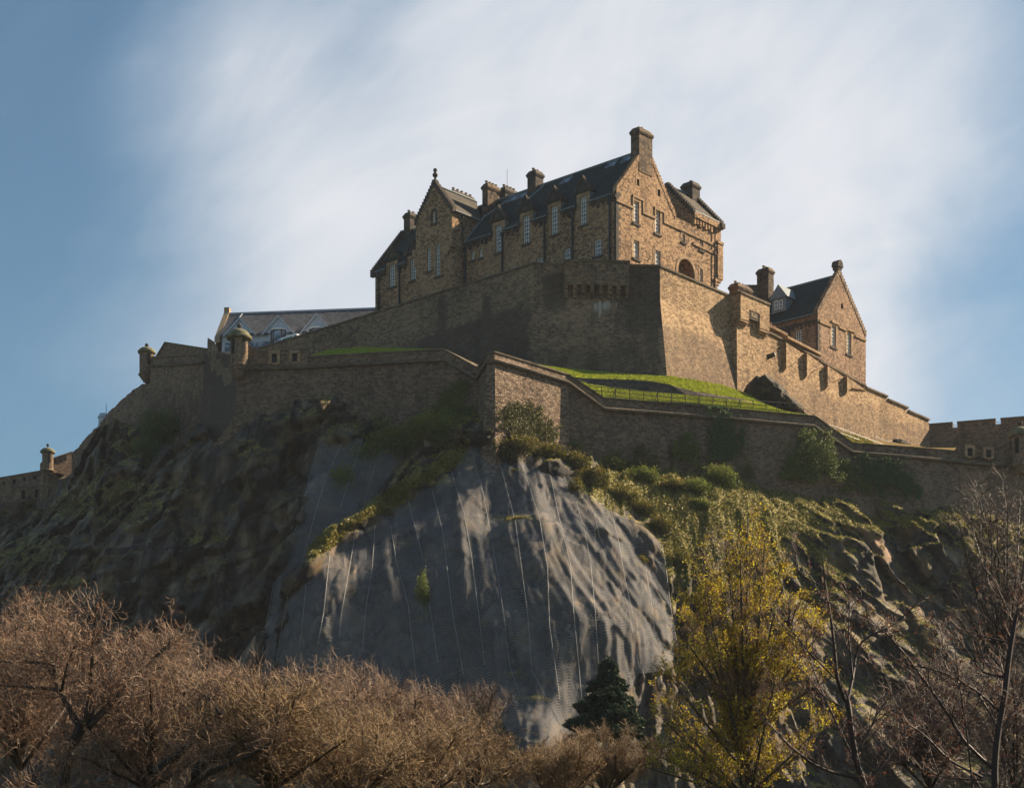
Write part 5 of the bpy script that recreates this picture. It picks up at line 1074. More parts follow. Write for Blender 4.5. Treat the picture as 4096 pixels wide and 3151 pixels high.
LA=[(2270,1515,203.2),(2350,1537,203.4),(2450,1549,203.6),(2597,1567,204.1),(2721,1580,204.7),(2844,1593,205.6),(2968,1605,206.8),(3080,1630,208.6),(3180,1655,210.5),(3262,1668,212)]
LB=[(2285,1520,199.9),(2350,1560,200.2),(2450,1603,201),(2597,1612,202),(2721,1621,203),(2844,1633,204),(2968,1644,205),(3080,1655,206),(3180,1663,206.8),(3262,1672,207.4)]
lawn2,G2=ruled('lower_lawn',[LA,LB],M['grass'],nx=8)
b=MB(); RT=[(2240,1499,203.3),(2317,1513,203.6),(2450,1516,204.0),(2597,1524,204.4),(2680,1539,204.8),(2760,1563,205.4),(2861,1579,206.6),(2968,1598,208.1)]
LA2=[(2240,1519,203.2),(2317,1530,203.3),(2450,1552,203.5),(2597,1569,204.0),(2680,1577,204.5),(2760,1586,205.0),(2861,1597,205.7),(2968,1608,206.9)]
P=[at(*p) for p in RT]; Qq=[at(*p) for p in LA2]; n=len(P); b.add(P+Qq+[p+(0,3,0) for p in P],[(i,i+1,n+i+1,n+i) for i in range(n-1)]+[(2*n+i,2*n+i+1,i+1,i) for i in range(n-1)]); o=b.build('retaining_wall',M['dark']); meta(o,'low dark retaining wall between the two strips of bright lawn','wall')
mesh_np('right_terrace',[at(3180,1664,207),at(3262,1672,207.6),at(3400,1778,209.3),at(3700,1797,211.5),at(4300,1830,217),at(4300,1790,250),at(3713,1790,255),at(3480,1755,240),at(3330,1715,232),at(3180,1655,226)],[[0,1,2,8],[2,7,8,8],[2,3,7,7],[3,4,5,6],[3,6,7,7],[0,8,9,9]],M['ochre'])['kind']='structure'
og,G3_=ruled('ochre_bank',[[(3330,1722,222),(3390,1738,224),(3440,1750,226),(3490,1772,228)],[(3340,1724,208.6),(3400,1770,209),(3450,1778,209.4),(3500,1783,209.8)]],M['ochre'],nx=6,n2=30)
# summit court behind the walls
S_=[(*(BL+D1*64-D2*-0.8),72.8),(*(CL+D2*.8),72.8),(*(CR-FF.n*.8),72.8),(*(CR+D2*20),72.2),(*(CR+D2*60),66.5),(*(CR+D2*80+D1*60),68),(*(BL+D1*90+D2*60),72.8)]
me=MB(); me.add(S_,[tuple(range(7))]); o=me.build('courtyard',M['cope']); o['kind']='structure'
# garden slope and far ground, one sheet
ys=[-1500,-400,-60,-10,5,20,35,50,70,90,110,130,150,163,175,200,260,600,1000,1500]; zs=[-2,-1,0,0,0,0,1.0,2.2,4.6,6.6,8.0,9,9.8,10.2,10.2,10,8,6,4,3]; xs=[-1500,-900,-400,-120]+list(range(-80,81,8))+[120,400,900,1500]
X,Y=np.meshgrid(np.array(xs,float),np.array(ys,float),indexing='ij'); Z=np.interp(Y,ys,zs)+np.where((np.abs(X)<100)&(Y>10)&(Y<200),(fbm(X/13.,Y/13.,3,3)-.45)*1.6,0)
o=gridmesh('ground',X,Y,Z,np.ones(X.shape,bool),M['ground'],smooth=True); o['kind']='structure'
def gz_(x,y): return float(np.interp(y,ys,zs))
# rock outcrops against the walls
def lump(name,label,poly,Y,th,seed=0,mt='rock',st=.16):
    P=np.array([at(u,v,Y) for u,v in poly]); pl=[(p[0],p[2]) for p in P]; x0,x1=P[:,0].min(),P[:,0].max(); z0,z1=P[:,2].min(),P[:,2].max()
    X,Z=np.meshgrid(np.arange(x0,x1+st,st),np.arange(z0,z1+st,st),indexing='ij'); d=edgedist(X,Z,pl); i=inpoly(X,Z,pl); r=np.sqrt(np.clip(d,0,3)/3.)
    Y_=Y+1.2-(1.2+th*r)+(facets(X/1.1+Z*.6,Z/1.3,seed,1.)*.9+facets(X/.45,Z/.5,seed+3,1.)*.3)*np.clip(d,0,1); k=i|(d<st*.8)
    Y_=np.where(i,Y_,Y+.6)
    o=gridmesh(name,X,Y_,Z,k,M[mt],None,{'grass':np.full(X.shape,.12),'pale':np.zeros(X.shape),'tone':np.full(X.shape,.45)}); meta(o,label,'rock'); return o
lump('rock_outcrop','big dark jagged outcrop leaning against the foot of the sunlit wall beside the lawn',[z3_(*p) for p in [(365,1195),(400,1120),(440,1085),(470,1055),(505,1062),(545,1042),(590,1070),(640,1110),(690,1140),(735,1185),(750,1225),(800,1260),(850,1310),(910,1396),(860,1410),(780,1400),(600,1330)]],219.,2.2,3)
lump('rock_outcrop','upright dark boulder against the wall beside the steel railing',[(3408,1745),(3416,1690),(3432,1684),(3450,1700),(3458,1720),(3455,1760),(3470,1790),(3400,1790)],243,1.,5)
lump('rock_outcrop','low dark boulders at the right end of the stepped wall, seen over the lower parapet',[(3530,1800),(3545,1765),(3570,1755),(3600,1752),(3625,1760),(3650,1780),(3670,1800)],248,1.,7)
# railings and floodlights
def railing(name,label,top,h,npost,mt,nr=3,brace=False,r=.035):
    P=[at(*p) for p in top]; Pn=np.array(P); L=np.r_[0,np.cumsum(np.linalg.norm(np.diff(Pn,axis=0),axis=1))]
    f=lambda t:np.array([np.interp(t*L[-1],L,Pn[:,k]) for k in range(3)]); o=thing(name,label,'railing',f(.5)-(0,0,h))
    for k in range(nr): MB().tube([p-(0,0,h*k/nr) for p in P],r,5).build('rail',M[mt],o)
    for i in range(npost):
        p=f(i/(npost-1)); MB().tube([p,p-(0,0,h+.3)],r*1.15,5).build('post',M[mt],o)
        if brace and i%3==2: MB().tube([p,p-(.45,-.2,h+.3)],r,4).build('brace',M[mt],o)
railing('railing','dark iron post and rail fence along the edge of the bright lawn',[(2350,1543,199.9),(2416,1549,200.6),(2968,1597,205.6),(3195,1617,208.4),(3262,1665,208.6)],1.3,18,'iron',3,True)
railing('railing','pale steel handrail stepping down beside the upright boulder',[(3300,1697,212),(3345,1707,213),(3550,1784,221)],1.0,9,'steel',2)
railing('railing','thin steel rail behind the lower parapet near the low boulders',[(3500,1748,228),(3560,1768,229),(3640,1795,230)],.9,4,'steel',2)
for (u,v,Y,l) in [(2543,1596,202.6,'low black floodlight on the bright lawn near the bend in the wall'),(2949,1631,205.7,'low black floodlight on the lawn, above the ivy column')]:
    p=at(u,v,Y); W=frame(p[:2],(1,.1),(.1,-1)); o=thing('floodlight',l,'floodlight',p-(0,0,.25),'floodlights on the lawn'); MB().box(W,-.4,.4,-.25,.1,p[2]-.12,p[2]+.14).build('housing',M['iron'],o); MB().box(W,-.36,.36,.101,.13,p[2]-.08,p[2]+.1).build('lens',M['glassd'],o); MB().box(W,-.05,.05,-.1,0,p[2]-.4,p[2]-.12).build('bracket',M['iron'],o)
# ---------------------------------------------------------------- leaves, shrubs, ivy, grass tufts
def quads(P,size,rnd,nrm=None,aspect=1.6):
    n=len(P); d=rng.normal(size=(n,3)); d/=np.linalg.norm(d,axis=1)[:,None]
    if nrm is not None: d=d*.6+nrm; d/=np.linalg.norm(d,axis=1)[:,None]
    a=np.cross(d,rng.normal(size=(n,3))); a/=np.linalg.norm(a,axis=1)[:,None]; b=np.cross(d,a); s=np.asarray(size).reshape(-1,1)
    V=np.stack([P-a*s*.5,P+b*s*.5/aspect,P+a*s*.5,P-b*s*.5/aspect],1).reshape(-1,3); return V,np.arange(4*n).reshape(n,4),np.repeat(rnd,4)
def shrub(name,label,u,v,ru,rv,Y=None,n=2600,mt='gorse',size=.18,group=None,depth=.7,cat='shrub',stem=False):
    n=int(n*1.9); c=onrock(u,v) if Y is None else at(u,v,Y); sx=ru*c[1]/FP; sz_=rv*c[1]/FP; d=rng.normal(size=(n,3)); d/=np.linalg.norm(d,axis=1)[:,None]
    lum=.35+1.35*fbm(d[:,0]*2.6+u*.1,d[:,2]*2.6+d[:,1]*1.7+v*.1,3,4)+(rng.random(n)<.06)*.25; r=(rng.random(n)**.4)*lum; P=c+d*r[:,None]*np.array([sx,min(sx,sz_)*depth,sz_]); P[:,1]-=min(sx,sz_)*depth*.3
    Vv,Ff,Rr=quads(P,rng.uniform(.6,1.3,n)*size,np.clip(rng.normal(.42,.22,n)+.25*(d[:,2]>.3),0,1)); return meta(mesh_np(name,Vv,Ff,M[mt],None,None,{'rnd':Rr}),label,cat,group)
def ivy(name,label,W,poly,n,mt='ivy',size=.24,th=.35,off=.15):
    pl=[W.hit(u,v,.4) for u,v in poly]; xs_=[p[0] for p in pl]; zs_=[p[1] for p in pl]; s=rng.uniform(min(xs_)-.4,max(xs_)+.4,n*3); z=rng.uniform(min(zs_)-.4,max(zs_)+.4,n*3)
    d=np.where(inpoly(s,z,pl),edgedist(s,z,pl),-edgedist(s,z,pl)); k=d+ (fbm(s*1.3,z*1.1,len(poly),4)-.5)*4.2+rng.exponential(.25,len(d))>.35; s,z,d=s[k][:n],z[k][:n],d[k][:n]
    o=off+rng.random(len(s))*th*(.5+fbm(s/1.4,z/1.4,8,2))+ (L_batter(z)); P=np.stack([W.p[0]+W.t[0]*s+W.n[0]*o,W.p[1]+W.t[1]*s+W.n[1]*o,z],-1)
    Vv,Ff,Rr=quads(P,rng.uniform(.6,1.3,len(s))*size,np.clip(rng.normal(.45,.2,len(s)),0,1),np.array([*W.n,.3])); return meta(mesh_np(name,Vv,Ff,M[mt],None,None,{'rnd':Rr}),label,'ivy')
def L_batter(z): return .055*np.clip(57-z,0,20)
def wframe(i): a,c=L3[i],L3[i+1]; t=(c-a)[:2]; t=t/np.linalg.norm(t); return frame(a[:2],t,(t[1],-t[0]))
WA,WB_,WC,WD=wframe(3),wframe(6),wframe(9),wframe(12)
ivy('ivy','mid green ivy on the shaded wall just left of the salient',WA,[(1670,1640),(1760,1580),(1840,1530),(1865,1600),(1905,1640),(1905,1730),(1780,1770),(1690,1740),(1640,1720)],9500,'bushl',.17)
ivy('ivy','olive ivy climbing the sunlit salient face',WB_,[(1995,1620),(2040,1610),(2130,1605),(2190,1680),(2235,1730),(2238,1800),(2100,1790),(2020,1720)],8500,'gorse',.18)
ivy('ivy','dark green ivy column hanging from the wall top at mid right',WC,[(2842,1640),(2880,1640),(2925,1690),(2960,1750),(2985,1800),(2960,1850),(2850,1850),(2838,1720)],9500,'ivy',.17)
ivy('ivy','wide dark green ivy patch right of the bend in the lower wall',WD,[(3455,1830),(3500,1850),(3560,1830),(3610,1850),(3650,1910),(3672,1960),(3660,1990),(3500,1965),(3430,1930)],9500,'ivy',.17)
shrub('ivy_bush','large blue green ivy mass on the crag below the left bastion',640,1760,95,110,None,9000,'ivy',.2,None,.5,'ivy')
shrub('ivy_bush','smaller ivy mass joined to the large one on its lower left',590,1820,70,75,None,4500,'ivy',.2,None,.5,'ivy')
G='olive shrubs on the crag below the lower wall'
SH=[(1600,1790,165,100,9500,'bushl','big green shrub mass at the top of the left net'),(1720,1730,110,75,4500,'bushl','green shrub under the ivy left of the salient'),(1470,1840,85,75,3000,'bushl','olive shrub spilling over the left net'),(1360,1935,60,80,2200,'bushl','small olive shrub in the middle of the left net'),(1750,1700,110,50,2600,'bushl','green shrub against the foot of the shaded wall'),
(2060,1790,80,45,2600,'gorse','rounded dark shrub on top of the central crag'),(2180,1820,90,45,2800,'gorse','olive shrub right of the crag top below the salient'),(2280,1850,80,42,2400,'gorse','olive shrub where the net begins its right slope'),(2370,1910,70,50,2200,'gorse','olive shrub above the net edge right of the salient'),(2300,1965,40,60,1200,'gorse','narrow shrub growing through the net'),(2440,1860,70,38,1900,'bushl','bright green shrub below the dark wall'),(2480,1990,80,50,2400,'gorse','olive shrub on the sunny shoulder'),(2570,1910,75,45,2200,'bushl','green shrub with pale stems below the dark wall'),(2560,2040,75,42,2000,'gorse','olive shrub above the right end of the net'),(2640,2110,60,50,1700,'gorse','shrub at the right shoulder of the net'),(2690,1950,60,38,1600,'gorse','low shrub on the dry slope'),(2770,1960,70,42,2100,'bushl','green shrub in the middle of the dry slope'),(2790,2020,50,30,1200,'bushl','small green shrub lower on the dry slope'),(2880,1920,75,60,2800,'bushl','dense green shrub left of the ivy column foot'),(2960,1900,70,65,2800,'bushl','tall green shrub under the ivy column'),(3280,1925,50,28,1300,'bushl','small bright shrub on the crest by the leafy tree'),(3625,1995,32,20,600,'bushl','tiny green shrub on the crest at far right'),(2720,2250,45,60,1200,'gorse','shrub beside the lower right net edge'),(2080,2078,55,14,500,'tuft','rusty grass clump on the ledge of the netted crag'),(2060,2700,50,18,500,'gorse','yellow green clump at the foot of the net'),(2120,2798,75,16,700,'tuft','rusty grass clump on the low netted boulder'),(1612,2178,35,12,350,'tuft','small rusty tuft left of the middle seam wires'),(1690,2430,32,150,1800,'bushl','long green streak of ivy hanging behind the net'),(1550,2064,38,26,500,'drytuft','brown tuft below the dry grass band'),(1402,2379,22,30,350,'drytuft','small olive clump low on the left of the big net'),(2066,1890,35,15,400,'gorse','small yellow green tuft near the crag top'),(2555,2239,35,18,400,'tuft','rusty tuft near the right net edge')]
for (u,v,ru,rv,n,mt,l) in SH: shrub('shrub',l,u,v,ru,rv,None,n,mt,.17,G)
def bush_on_wall(name,label,W,u,v,ru,rv,n,mt,dep=1.6,cat='bush'):
    s,z=W.hit(u,v,1.5); p=W.P(s,z,1.4); uu,vv=proj(p); return shrub(name,label,u,v,ru,rv,p[1],n,mt,.24,None,.35,cat)
ivy('bush','tall loose leafy bush standing against the wall at the bend',wframe(10),[(3120,1850),(3150,1800),(3190,1765),(3215,1720),(3250,1725),(3290,1730),(3330,1790),(3350,1850),(3360,1910),(3200,1925),(3130,1900)],9000,'bushl',.18,1.0)
ivy('bush','thin dark bush against the wall left of the ivy column',WC,[(2690,1860),(2700,1790),(2740,1745),(2775,1790),(2800,1870)],2600,'bushl',.17,.8)
ivy('bush','thin dark bush against the wall right of the salient',WB_,[(2265,1850),(2290,1760),(2330,1730),(2370,1790),(2385,1860)],2400,'bushl',.17,.8)
ivy('bush','low dark scrub along the foot of the wall right of the salient',WC,[(2430,1880),(2450,1790),(2520,1820),(2560,1790),(2620,1830),(2680,1880)],2600,'gorse',.17,.8)
ivy('ivy','faint green growth between the tall bush and the wide ivy patch',WD,[(3350,1900),(3380,1850),(3430,1900),(3470,1960),(3360,1960)],2400,'bushl',.17,.5)
# grass tufts and scrub scattered on the crag
def scatter(name,n,sel,size,mt,label=None,zb=0.):
    i,j=np.where(sel); k=rng.integers(0,len(i),n); P=np.stack([GX[i[k],j[k]],GY[i[k],j[k]],GZ[i[k],j[k]]],-1)+rng.uniform(-.1,.1,(n,3)); P[:,1]-=.06
    V,F_,R_=quads(P,rng.uniform(.5,1.5,n)*size,np.clip(rng.normal(.5,.25,n),0,1),np.array([.2,-.6,.6])); o=mesh_np(name,V,F_,M[mt],None,None,{'rnd':R_}); o['kind']='stuff'; return o
big=fbm(RU/60.,RV/40.,12,4)
scatter('crag_grass',80000,keep&(GR*.8+big*.9>.74)&(NM<.2)&(RU>1700),.22,'tuft')
scatter('crag_scrub',20000,keep&(GR*.8+big*.9>.84)&(NM<.4)&(RU>1300),.2,'gorse')
scatter('shade_grass',16000,keep&(GR*.8+big*.9>.86)&(NM<.3)&(RU<1300),.2,'drytuft')
sel=keep&(np.abs(RV-(2230-(RU-1200)*.655))<28+14*np.sin(RU/40))&(RU>1230)&(RU<1880); scatter('dry_grass_band',16000,sel,.34,'tuft')
def blades(name,G,n,size,mt):
    m,q=G.shape[:2]; a=rng.random(n)*(m-1.001); b=rng.random(n)*(q-1.001); i=a.astype(int); j=b.astype(int); f=(a-i)[:,None]; g=(b-j)[:,None]
    P=G[i,j]*(1-f)*(1-g)+G[i+1,j]*f*(1-g)+G[i,j+1]*(1-f)*g+G[i+1,j+1]*f*g; P[:,2]+=size*.3
    V,F_,R_=quads(P,rng.uniform(.6,1.4,n)*size,np.clip(rng.normal(.5,.22,n),0,1),np.array([0,-1.,.5])); o=mesh_np(name,V,F_,M[mt],None,None,{'rnd':R_}); o['kind']='stuff'
blades('lawn_grass',G1[:,:],30000,.22,'lawnb'); blades('lower_lawn_grass',G2,16000,.2,'lawnb'); blades('ochre_grass',G3_,2500,.3,'tuft')

# thin haze in the air
hz=bpy.data.materials.new('haze air'); hz.use_nodes=True; nt=hz.node_tree; nt.nodes.clear(); vo=nt.nodes.new('ShaderNodeVolumePrincipled'); vo.inputs['Density'].default_value=HAZE; vo.inputs['Color'].default_value=(.80,.88,1,1); vo.inputs['Anisotropy'].default_value=0
nt.links.new(vo.outputs[0],nt.nodes.new('ShaderNodeOutputMaterial').inputs['Volume'])
b=MB(); b.hexa([(-1600,-1600,-6),(1600,-1600,-6),(1600,1600,-6),(-1600,1600,-6),(-1600,-1600,98),(1600,-1600,98),(1600,1600,98),(-1600,1600,98)]); o=b.build('haze',hz); o['kind']='stuff'
# ---------------------------------------------------------------- foreground trees
def tubes(A,r0,r1,sides=3):
    N,P,_=A.shape; T=np.gradient(A,axis=1); T/=np.linalg.norm(T,axis=2)[...,None]+1e-9; ref=np.array([.31,.77,.55]); a=np.cross(T,ref); a/=np.linalg.norm(a,axis=2)[...,None]+1e-9; b=np.cross(T,a)
    r=(np.asarray(r0).reshape(-1,1)*(1-np.linspace(0,1,P))+np.asarray(r1).reshape(-1,1)*np.linspace(0,1,P))*np.ones((N,1)); V=[]
    for k in range(sides): th=2*math.pi*k/sides; V.append(A+(a*math.cos(th)+b*math.sin(th))*r[...,None])
    V=np.stack(V,2); idx=np.arange(N*P*sides).reshape(N,P,sides); n2=np.roll(idx,-1,2)
    F=np.stack([idx[:,:-1],n2[:,:-1],n2[:,1:],idx[:,1:]],-1).reshape(-1,4); return V.reshape(-1,3),F
def spawn(par,k,length,segs,up=0.,curve=.35,spread=1.0,tmin=.1,out=None):
    N,P,_=par.shape; M_=N*k; pi=np.repeat(np.arange(N),k); t=rng.uniform(tmin,1,M_)*(P-1.001); i=t.astype(int); f=(t-i)[:,None]; S=par[pi,i]*(1-f)+par[pi,i+1]*f
    T=par[pi,i+1]-par[pi,i]; T/=np.linalg.norm(T,axis=1)[:,None]+1e-9; d=rng.normal(size=(M_,3)); d-=(d*T).sum(1)[:,None]*T; d/=np.linalg.norm(d,axis=1)[:,None]; D=T*(1/spread)+d; D[:,2]+=up; D/=np.linalg.norm(D,axis=1)[:,None]
    Ln=rng.uniform(.5,1.25,M_)*length*(1.15-.5*(t/(P-1))); out_=np.zeros((M_,segs+1,3)); out_[:,0]=S; kink=rng.normal(size=(M_,3))*curve*.42
    for s in range(segs):
        D=D+rng.normal(size=(M_,3))*curve*.24+kink*(1-.6*s/segs); D[:,2]+=up*.12; D/=np.linalg.norm(D,axis=1)[:,None]; out_[:,s+1]=out_[:,s]+D*(Ln/segs)[:,None]
    return out_
def join(L):
    V=[];F=[];R_=[];o=0
    for v,f,r in L: V.append(v); F.append(f+o); R_.append(r); o+=len(v)
    return np.vstack(V),np.vstack(F),np.concatenate(R_)
def pix_limb(pts,Y,dy=0.,seed=0):
    n=len(pts); return np.array([at(u,v,Y+dy*i/(n-1)) for i,(u,v) in enumerate(pts)])
def resample(p,n):
    L=np.r_[0,np.cumsum(np.linalg.norm(np.diff(p,axis=0),axis=1))]; s=np.linspace(0,L[-1],n); q=np.stack([np.interp(s,L,p[:,k]) for k in range(3)],-1); return q
def tree(name,label,limbs,radii,levels,tw='twig',bk='bark',group=None,buds=None,leaves=None,base=None,cat='bare tree',bw=.9):
    """limbs: world polylines; levels: (children per metre or per twig, length, segs, up, curve, r0, r1)"""
    c=np.array(base if base is not None else limbs[0][0],float); root=thing(name,label,cat,c,group)
    b=MB()
    for p,(ra,rb) in zip(limbs,radii):
        q=resample(p,max(6,int(len(p)*3))); q[1:-1]+=rng.normal(size=(len(q)-2,3))*ra*.12; q[1:-1]=(q[:-2]+2*q[1:-1]+q[2:])/4; b.tube(q,ra,7,r1=rb,cap=False)
    o=b.build('trunk',M[bk],root,loc=c); me=o.data; a=me.attributes.new('rnd','FLOAT','POINT'); a.data.foreach_set('value',np.array([random.random()*.8 for _ in range(len(me.vertices))],np.float32))
    parts=[]; cur=[]
    for p in limbs:
        Ld=np.linalg.norm(np.diff(p,axis=0),axis=1).sum(); q=resample(p,13)
        k=max(1,int(levels[0][0]*Ld)); cur.append(spawn(q[None],k,levels[0][1],levels[0][2],levels[0][3],levels[0][4],tmin=levels[0][7] if len(levels[0])>7 else .12))
    P=np.concatenate(cur); lv=levels[0]; v,f=tubes(P,rng.uniform(.7,1.2,len(P))*lv[5],lv[6],4); parts.append((v,f,np.repeat(rng.random(len(P))*.5,len(v)//len(P))))
    allP=[P]
    for lv in levels[1:]:
        P=spawn(P,lv[0],lv[1],lv[2],lv[3],lv[4]); v,f=tubes(P,rng.uniform(.7,1.2,len(P))*lv[5],lv[6],3); parts.append((v,f,np.repeat(rng.random(len(P)),len(v)//len(P)))); allP.append(P)
    V,F_,R_=join(parts); mesh_np('crown',V,F_,M[tw],root,None,{'rnd':R_})
    tips=allP[-1][:,-1]
    if buds: 
        n=int(len(tips)*buds[0]); k=rng.integers(0,len(tips),n); k2=rng.integers(1,allP[-1].shape[1],n); Pp=allP[-1][k,k2]+rng.normal(size=(n,3))*.02; v,f,r=quads(Pp,rng.uniform(.6,1.4,n)*buds[1],rng.random(n),None,1.4); mesh_np('buds',v,f,M['bud'],root,None,{'rnd':r})
    if leaves:
        n=int(len(tips)*leaves[0]); k=rng.integers(0,len(tips),n); k2=rng.integers(1,allP[-1].shape[1],n); Pp=allP[-1][k,k2]+rng.normal(size=(n,3))*.04
        if leaves[2]: # leaves gather in clumps
            w_=fbm(Pp[:,0]*1.6+Pp[:,1],Pp[:,2]*1.6,5,3); s_=w_>leaves[2]; Pp=Pp[s_]; n=len(Pp)
        v,f,r=quads(Pp,rng.uniform(.5,1.3,n)*leaves[1],np.clip(rng.normal(.6,.25,n),0,1),None,1.9); mesh_np('leaves',v,f,M['yleaf'],root,None,{'rnd':r})
    return root
def p5(*l): return [(x/1.8645,2250+y/1.8645) for x,y in l]
def p6(*l): return [(1000+x/1.8645,2250+y/1.8645) for x,y in l]
def p8(*l): return [(2996+x/1.8645,2250+y/1.8645) for x,y in l]
TW_=[(5.0,1.5,7,.25,.55,.020,.008),(5,.75,6,.15,.75,.010,.005),(4,.36,5,.05,.95,.006,.003)]
gT='bare thorny trees along the bottom'
def gbase(u,Y): x=(u-2048)/FP*Y; return np.array([x,Y,gz_(x,Y)-.2])
def with_base(pl,u,Y): return np.vstack([gbase(u,Y)[None],pl])
Y1=46.
L1=[with_base(pix_limb(p5((470,1680),(500,1500),(540,1350),(600,1230)),Y1),300,Y1)]+[pix_limb(p5(*l),Y1,d) for l,d in [(((600,1230),(490,1040),(440,950),(400,850),(330,690),(240,450),(200,330)),2.),(((640,1190),(680,950),(690,750),(700,500),(720,330)),-1.),(((660,1220),(850,1020),(950,910),(1080,790),(1230,640),(1340,500)),1.5),(((440,950),(300,930),(150,925),(-60,905)),1.),(((410,850),(400,740),(200,740),(-30,735)),-2.),(((460,950),(500,760),(560,620)),-1.5),(((650,1180),(770,1010),(830,820),(870,700),(960,600)),2.5),(((400,850),(390,500),(420,400)),3.)]]
tree('bare_tree','large bare tree forking low at bottom left, its reddish crown highest of the left trees',L1,[(.16,.13),(.09,.02),(.08,.02),(.10,.02),(.05,.015),(.05,.015),(.04,.015),(.045,.012),(.04,.012)],[(10,1.05,8,.22,.5,.012,.006),(6,.62,7,.12,.6,.007,.004),(3,.32,5,.05,.8,.005,.003)],group=gT,buds=(.8,.04))
Y2=43.
L2=[with_base(pix_limb(p5((1400,1700),(1450,1560),(1520,1470)),Y2),760,Y2)]+[pix_limb(p5(*l),Y2,d) for l,d in [(((1520,1470),(1700,1440),(1800,1330),(1890,1240),(1935,1130),(1950,900)),1.),(((1130,1570),(1300,1440),(1440,1330),(1620,1230),(1800,1150)),2.),(((1400,1680),(1560,1560),(1850,1450),(2050,1330)),-1.),(((1700,1440),(1850,1400),(2000,1390),(2090,1400)),1.),(((1640,1130),(1560,1010),(1500,980)),1.),(((1640,1150),(1700,1050),(1800,980)),2.)]]
tree('bare_tree','bare tree with long leaning limbs and pale upper twigs, second from the left',L2,[(.15,.12),(.10,.02),(.09,.03),(.08,.04),(.05,.02),(.05,.02),(.05,.02)],[(10,1.1,8,.26,.5,.012,.006),(6,.65,7,.15,.6,.007,.004),(3,.33,5,.05,.8,.005,.003)],group=gT,buds=(.4,.03))
def fan(u,vb,us,Y,n=7,spread=1.):   # limbs rising from one foot to a row of crown points
    out=[with_base(np.array([at(u,vb+60,Y),at(u,vb,Y)]),u,Y)]
    us=list(us)+[((us[i][0]+us[i+1][0])/2+random.uniform(-25,25),(us[i][1]+us[i+1][1])/2+random.uniform(-5,70)) for i in range(len(us)-1)]
    for (ut,vt) in us: m=at((u+ut)/2+random.uniform(-30,30),vb*.45+vt*.55+random.uniform(-10,40),Y+random.uniform(-1,1)); out.append(np.array([at(u,vb,Y),m,at(ut,vt,Y+random.uniform(-2.5,2.5))]))
    return out
def rr(n,a=.06,b=.018): return [(a*1.6,a*1.2)]+[(a,b)]*(n-1)
def fantree(name,label,u,vb,tops,Y,levels,**k): L=fan(u,vb,tops,Y); return tree(name,label,L,rr(len(L),k.pop('ra',.06)),levels,**k)
D3=[(9,1.2,8,.25,.45,.011,.006),(6,.68,7,.15,.6,.007,.004),(2,.36,5,.05,.8,.005,.003)]
fantree('bare_tree','tangled bare tree with arching pale shoots in front of the left net edge',1330,3000,[(1080,2800),(1180,2770),(1260,2730),(1380,2710),(1480,2740),(1560,2780),(1150,2880),(1600,2860)],52.,D3,group=gT,buds=(.3,.03))
fantree('bare_tree','tangled bare tree whose twigs cross the foot of the big net',1650,3060,[(1450,2830),(1560,2790),(1660,2800),(1760,2840),(1860,2870),(1480,2930),(1880,2950)],55.,D3,group=gT,buds=(.3,.03))
fantree('bare_tree','low golden tangled bush at the bottom left of the netted boulder',1900,3140,[(1740,2930),(1820,2880),(1920,2890),(2010,2950),(1700,3000),(2070,3040)],60.,D3,tw='twigo',group=gT)
fantree('bare_tree','tangled bare tree filling the bottom edge below the left net',1080,3160,[(830,2820),(940,2770),(1060,2750),(1180,2790),(1300,2860),(780,2920),(1380,2960)],44.,D3,tw='twigo',group=gT,buds=(.3,.03))
fantree('bare_tree','dense bare tree at the bottom edge under the large forked tree',600,3160,[(300,2860),(450,2780),(600,2720),(760,2700),(900,2740),(220,2980),(980,2880)],48.,D3,group=gT,buds=(.5,.03))
fantree('bare_tree','bare tree cut by the lower left corner of the photo',80,3080,[(-60,2640),(30,2500),(120,2520),(220,2640),(-100,2850),(280,2800)],50.,D3,group=gT,buds=(1.,.04))
fantree('bare_tree','dense brown tangle at the bottom edge below the netted boulder',1650,3200,[(1450,2980),(1560,2920),(1700,2920),(1820,2950),(1920,3020)],50.,D3,tw='twigo',group=gT)
B3=[(11,.85,5,.6,.3,.012,.006),(8,.42,4,.35,.45,.007,.004),(4,.2,3,.2,.6,.005,.003)]
fantree('bare_tree','bare tree filling the gap behind the two largest left trees',720,3000,[(500,2600),(600,2560),(720,2580),(840,2640),(940,2700),(440,2720)],62.,D3,group=gT,buds=(.5,.03))
fantree('bare_tree','low tangled bare tree at the bottom edge under the second tree',1420,3230,[(1200,2980),(1320,2930),(1450,2900),(1560,2940),(1650,3020)],46.,D3,tw='twigo',group=gT)
gB='dense brown leafless shrubs'
fantree('bare_shrub','rounded reddish brown leafless shrub in front of the pine',2420,3180,[(2240,2990),(2320,2960),(2420,2945),(2520,2955),(2600,2990),(2180,3030),(2640,3030)],72.,B3,tw='twigo',group=gB,cat='shrub',ra=.04,buds=(.3,.03))
fantree('bare_shrub','brown leafless shrub right of the netted boulder at the bottom edge',2250,3240,[(2130,3060),(2220,3010),(2320,3020),(2400,3060)],60.,B3,tw='twigo',group=gB,cat='shrub',ra=.04)
fantree('bare_shrub','fine upright brown shrub left of the netted boulder',1930,2960,[(1840,2790),(1900,2760),(1970,2770),(2030,2800)],95.,[(9,1.0,5,.9,.25,.014,.007),(7,.5,4,.5,.4,.009,.005)],tw='twigd',group=gB,cat='shrub',ra=.05)
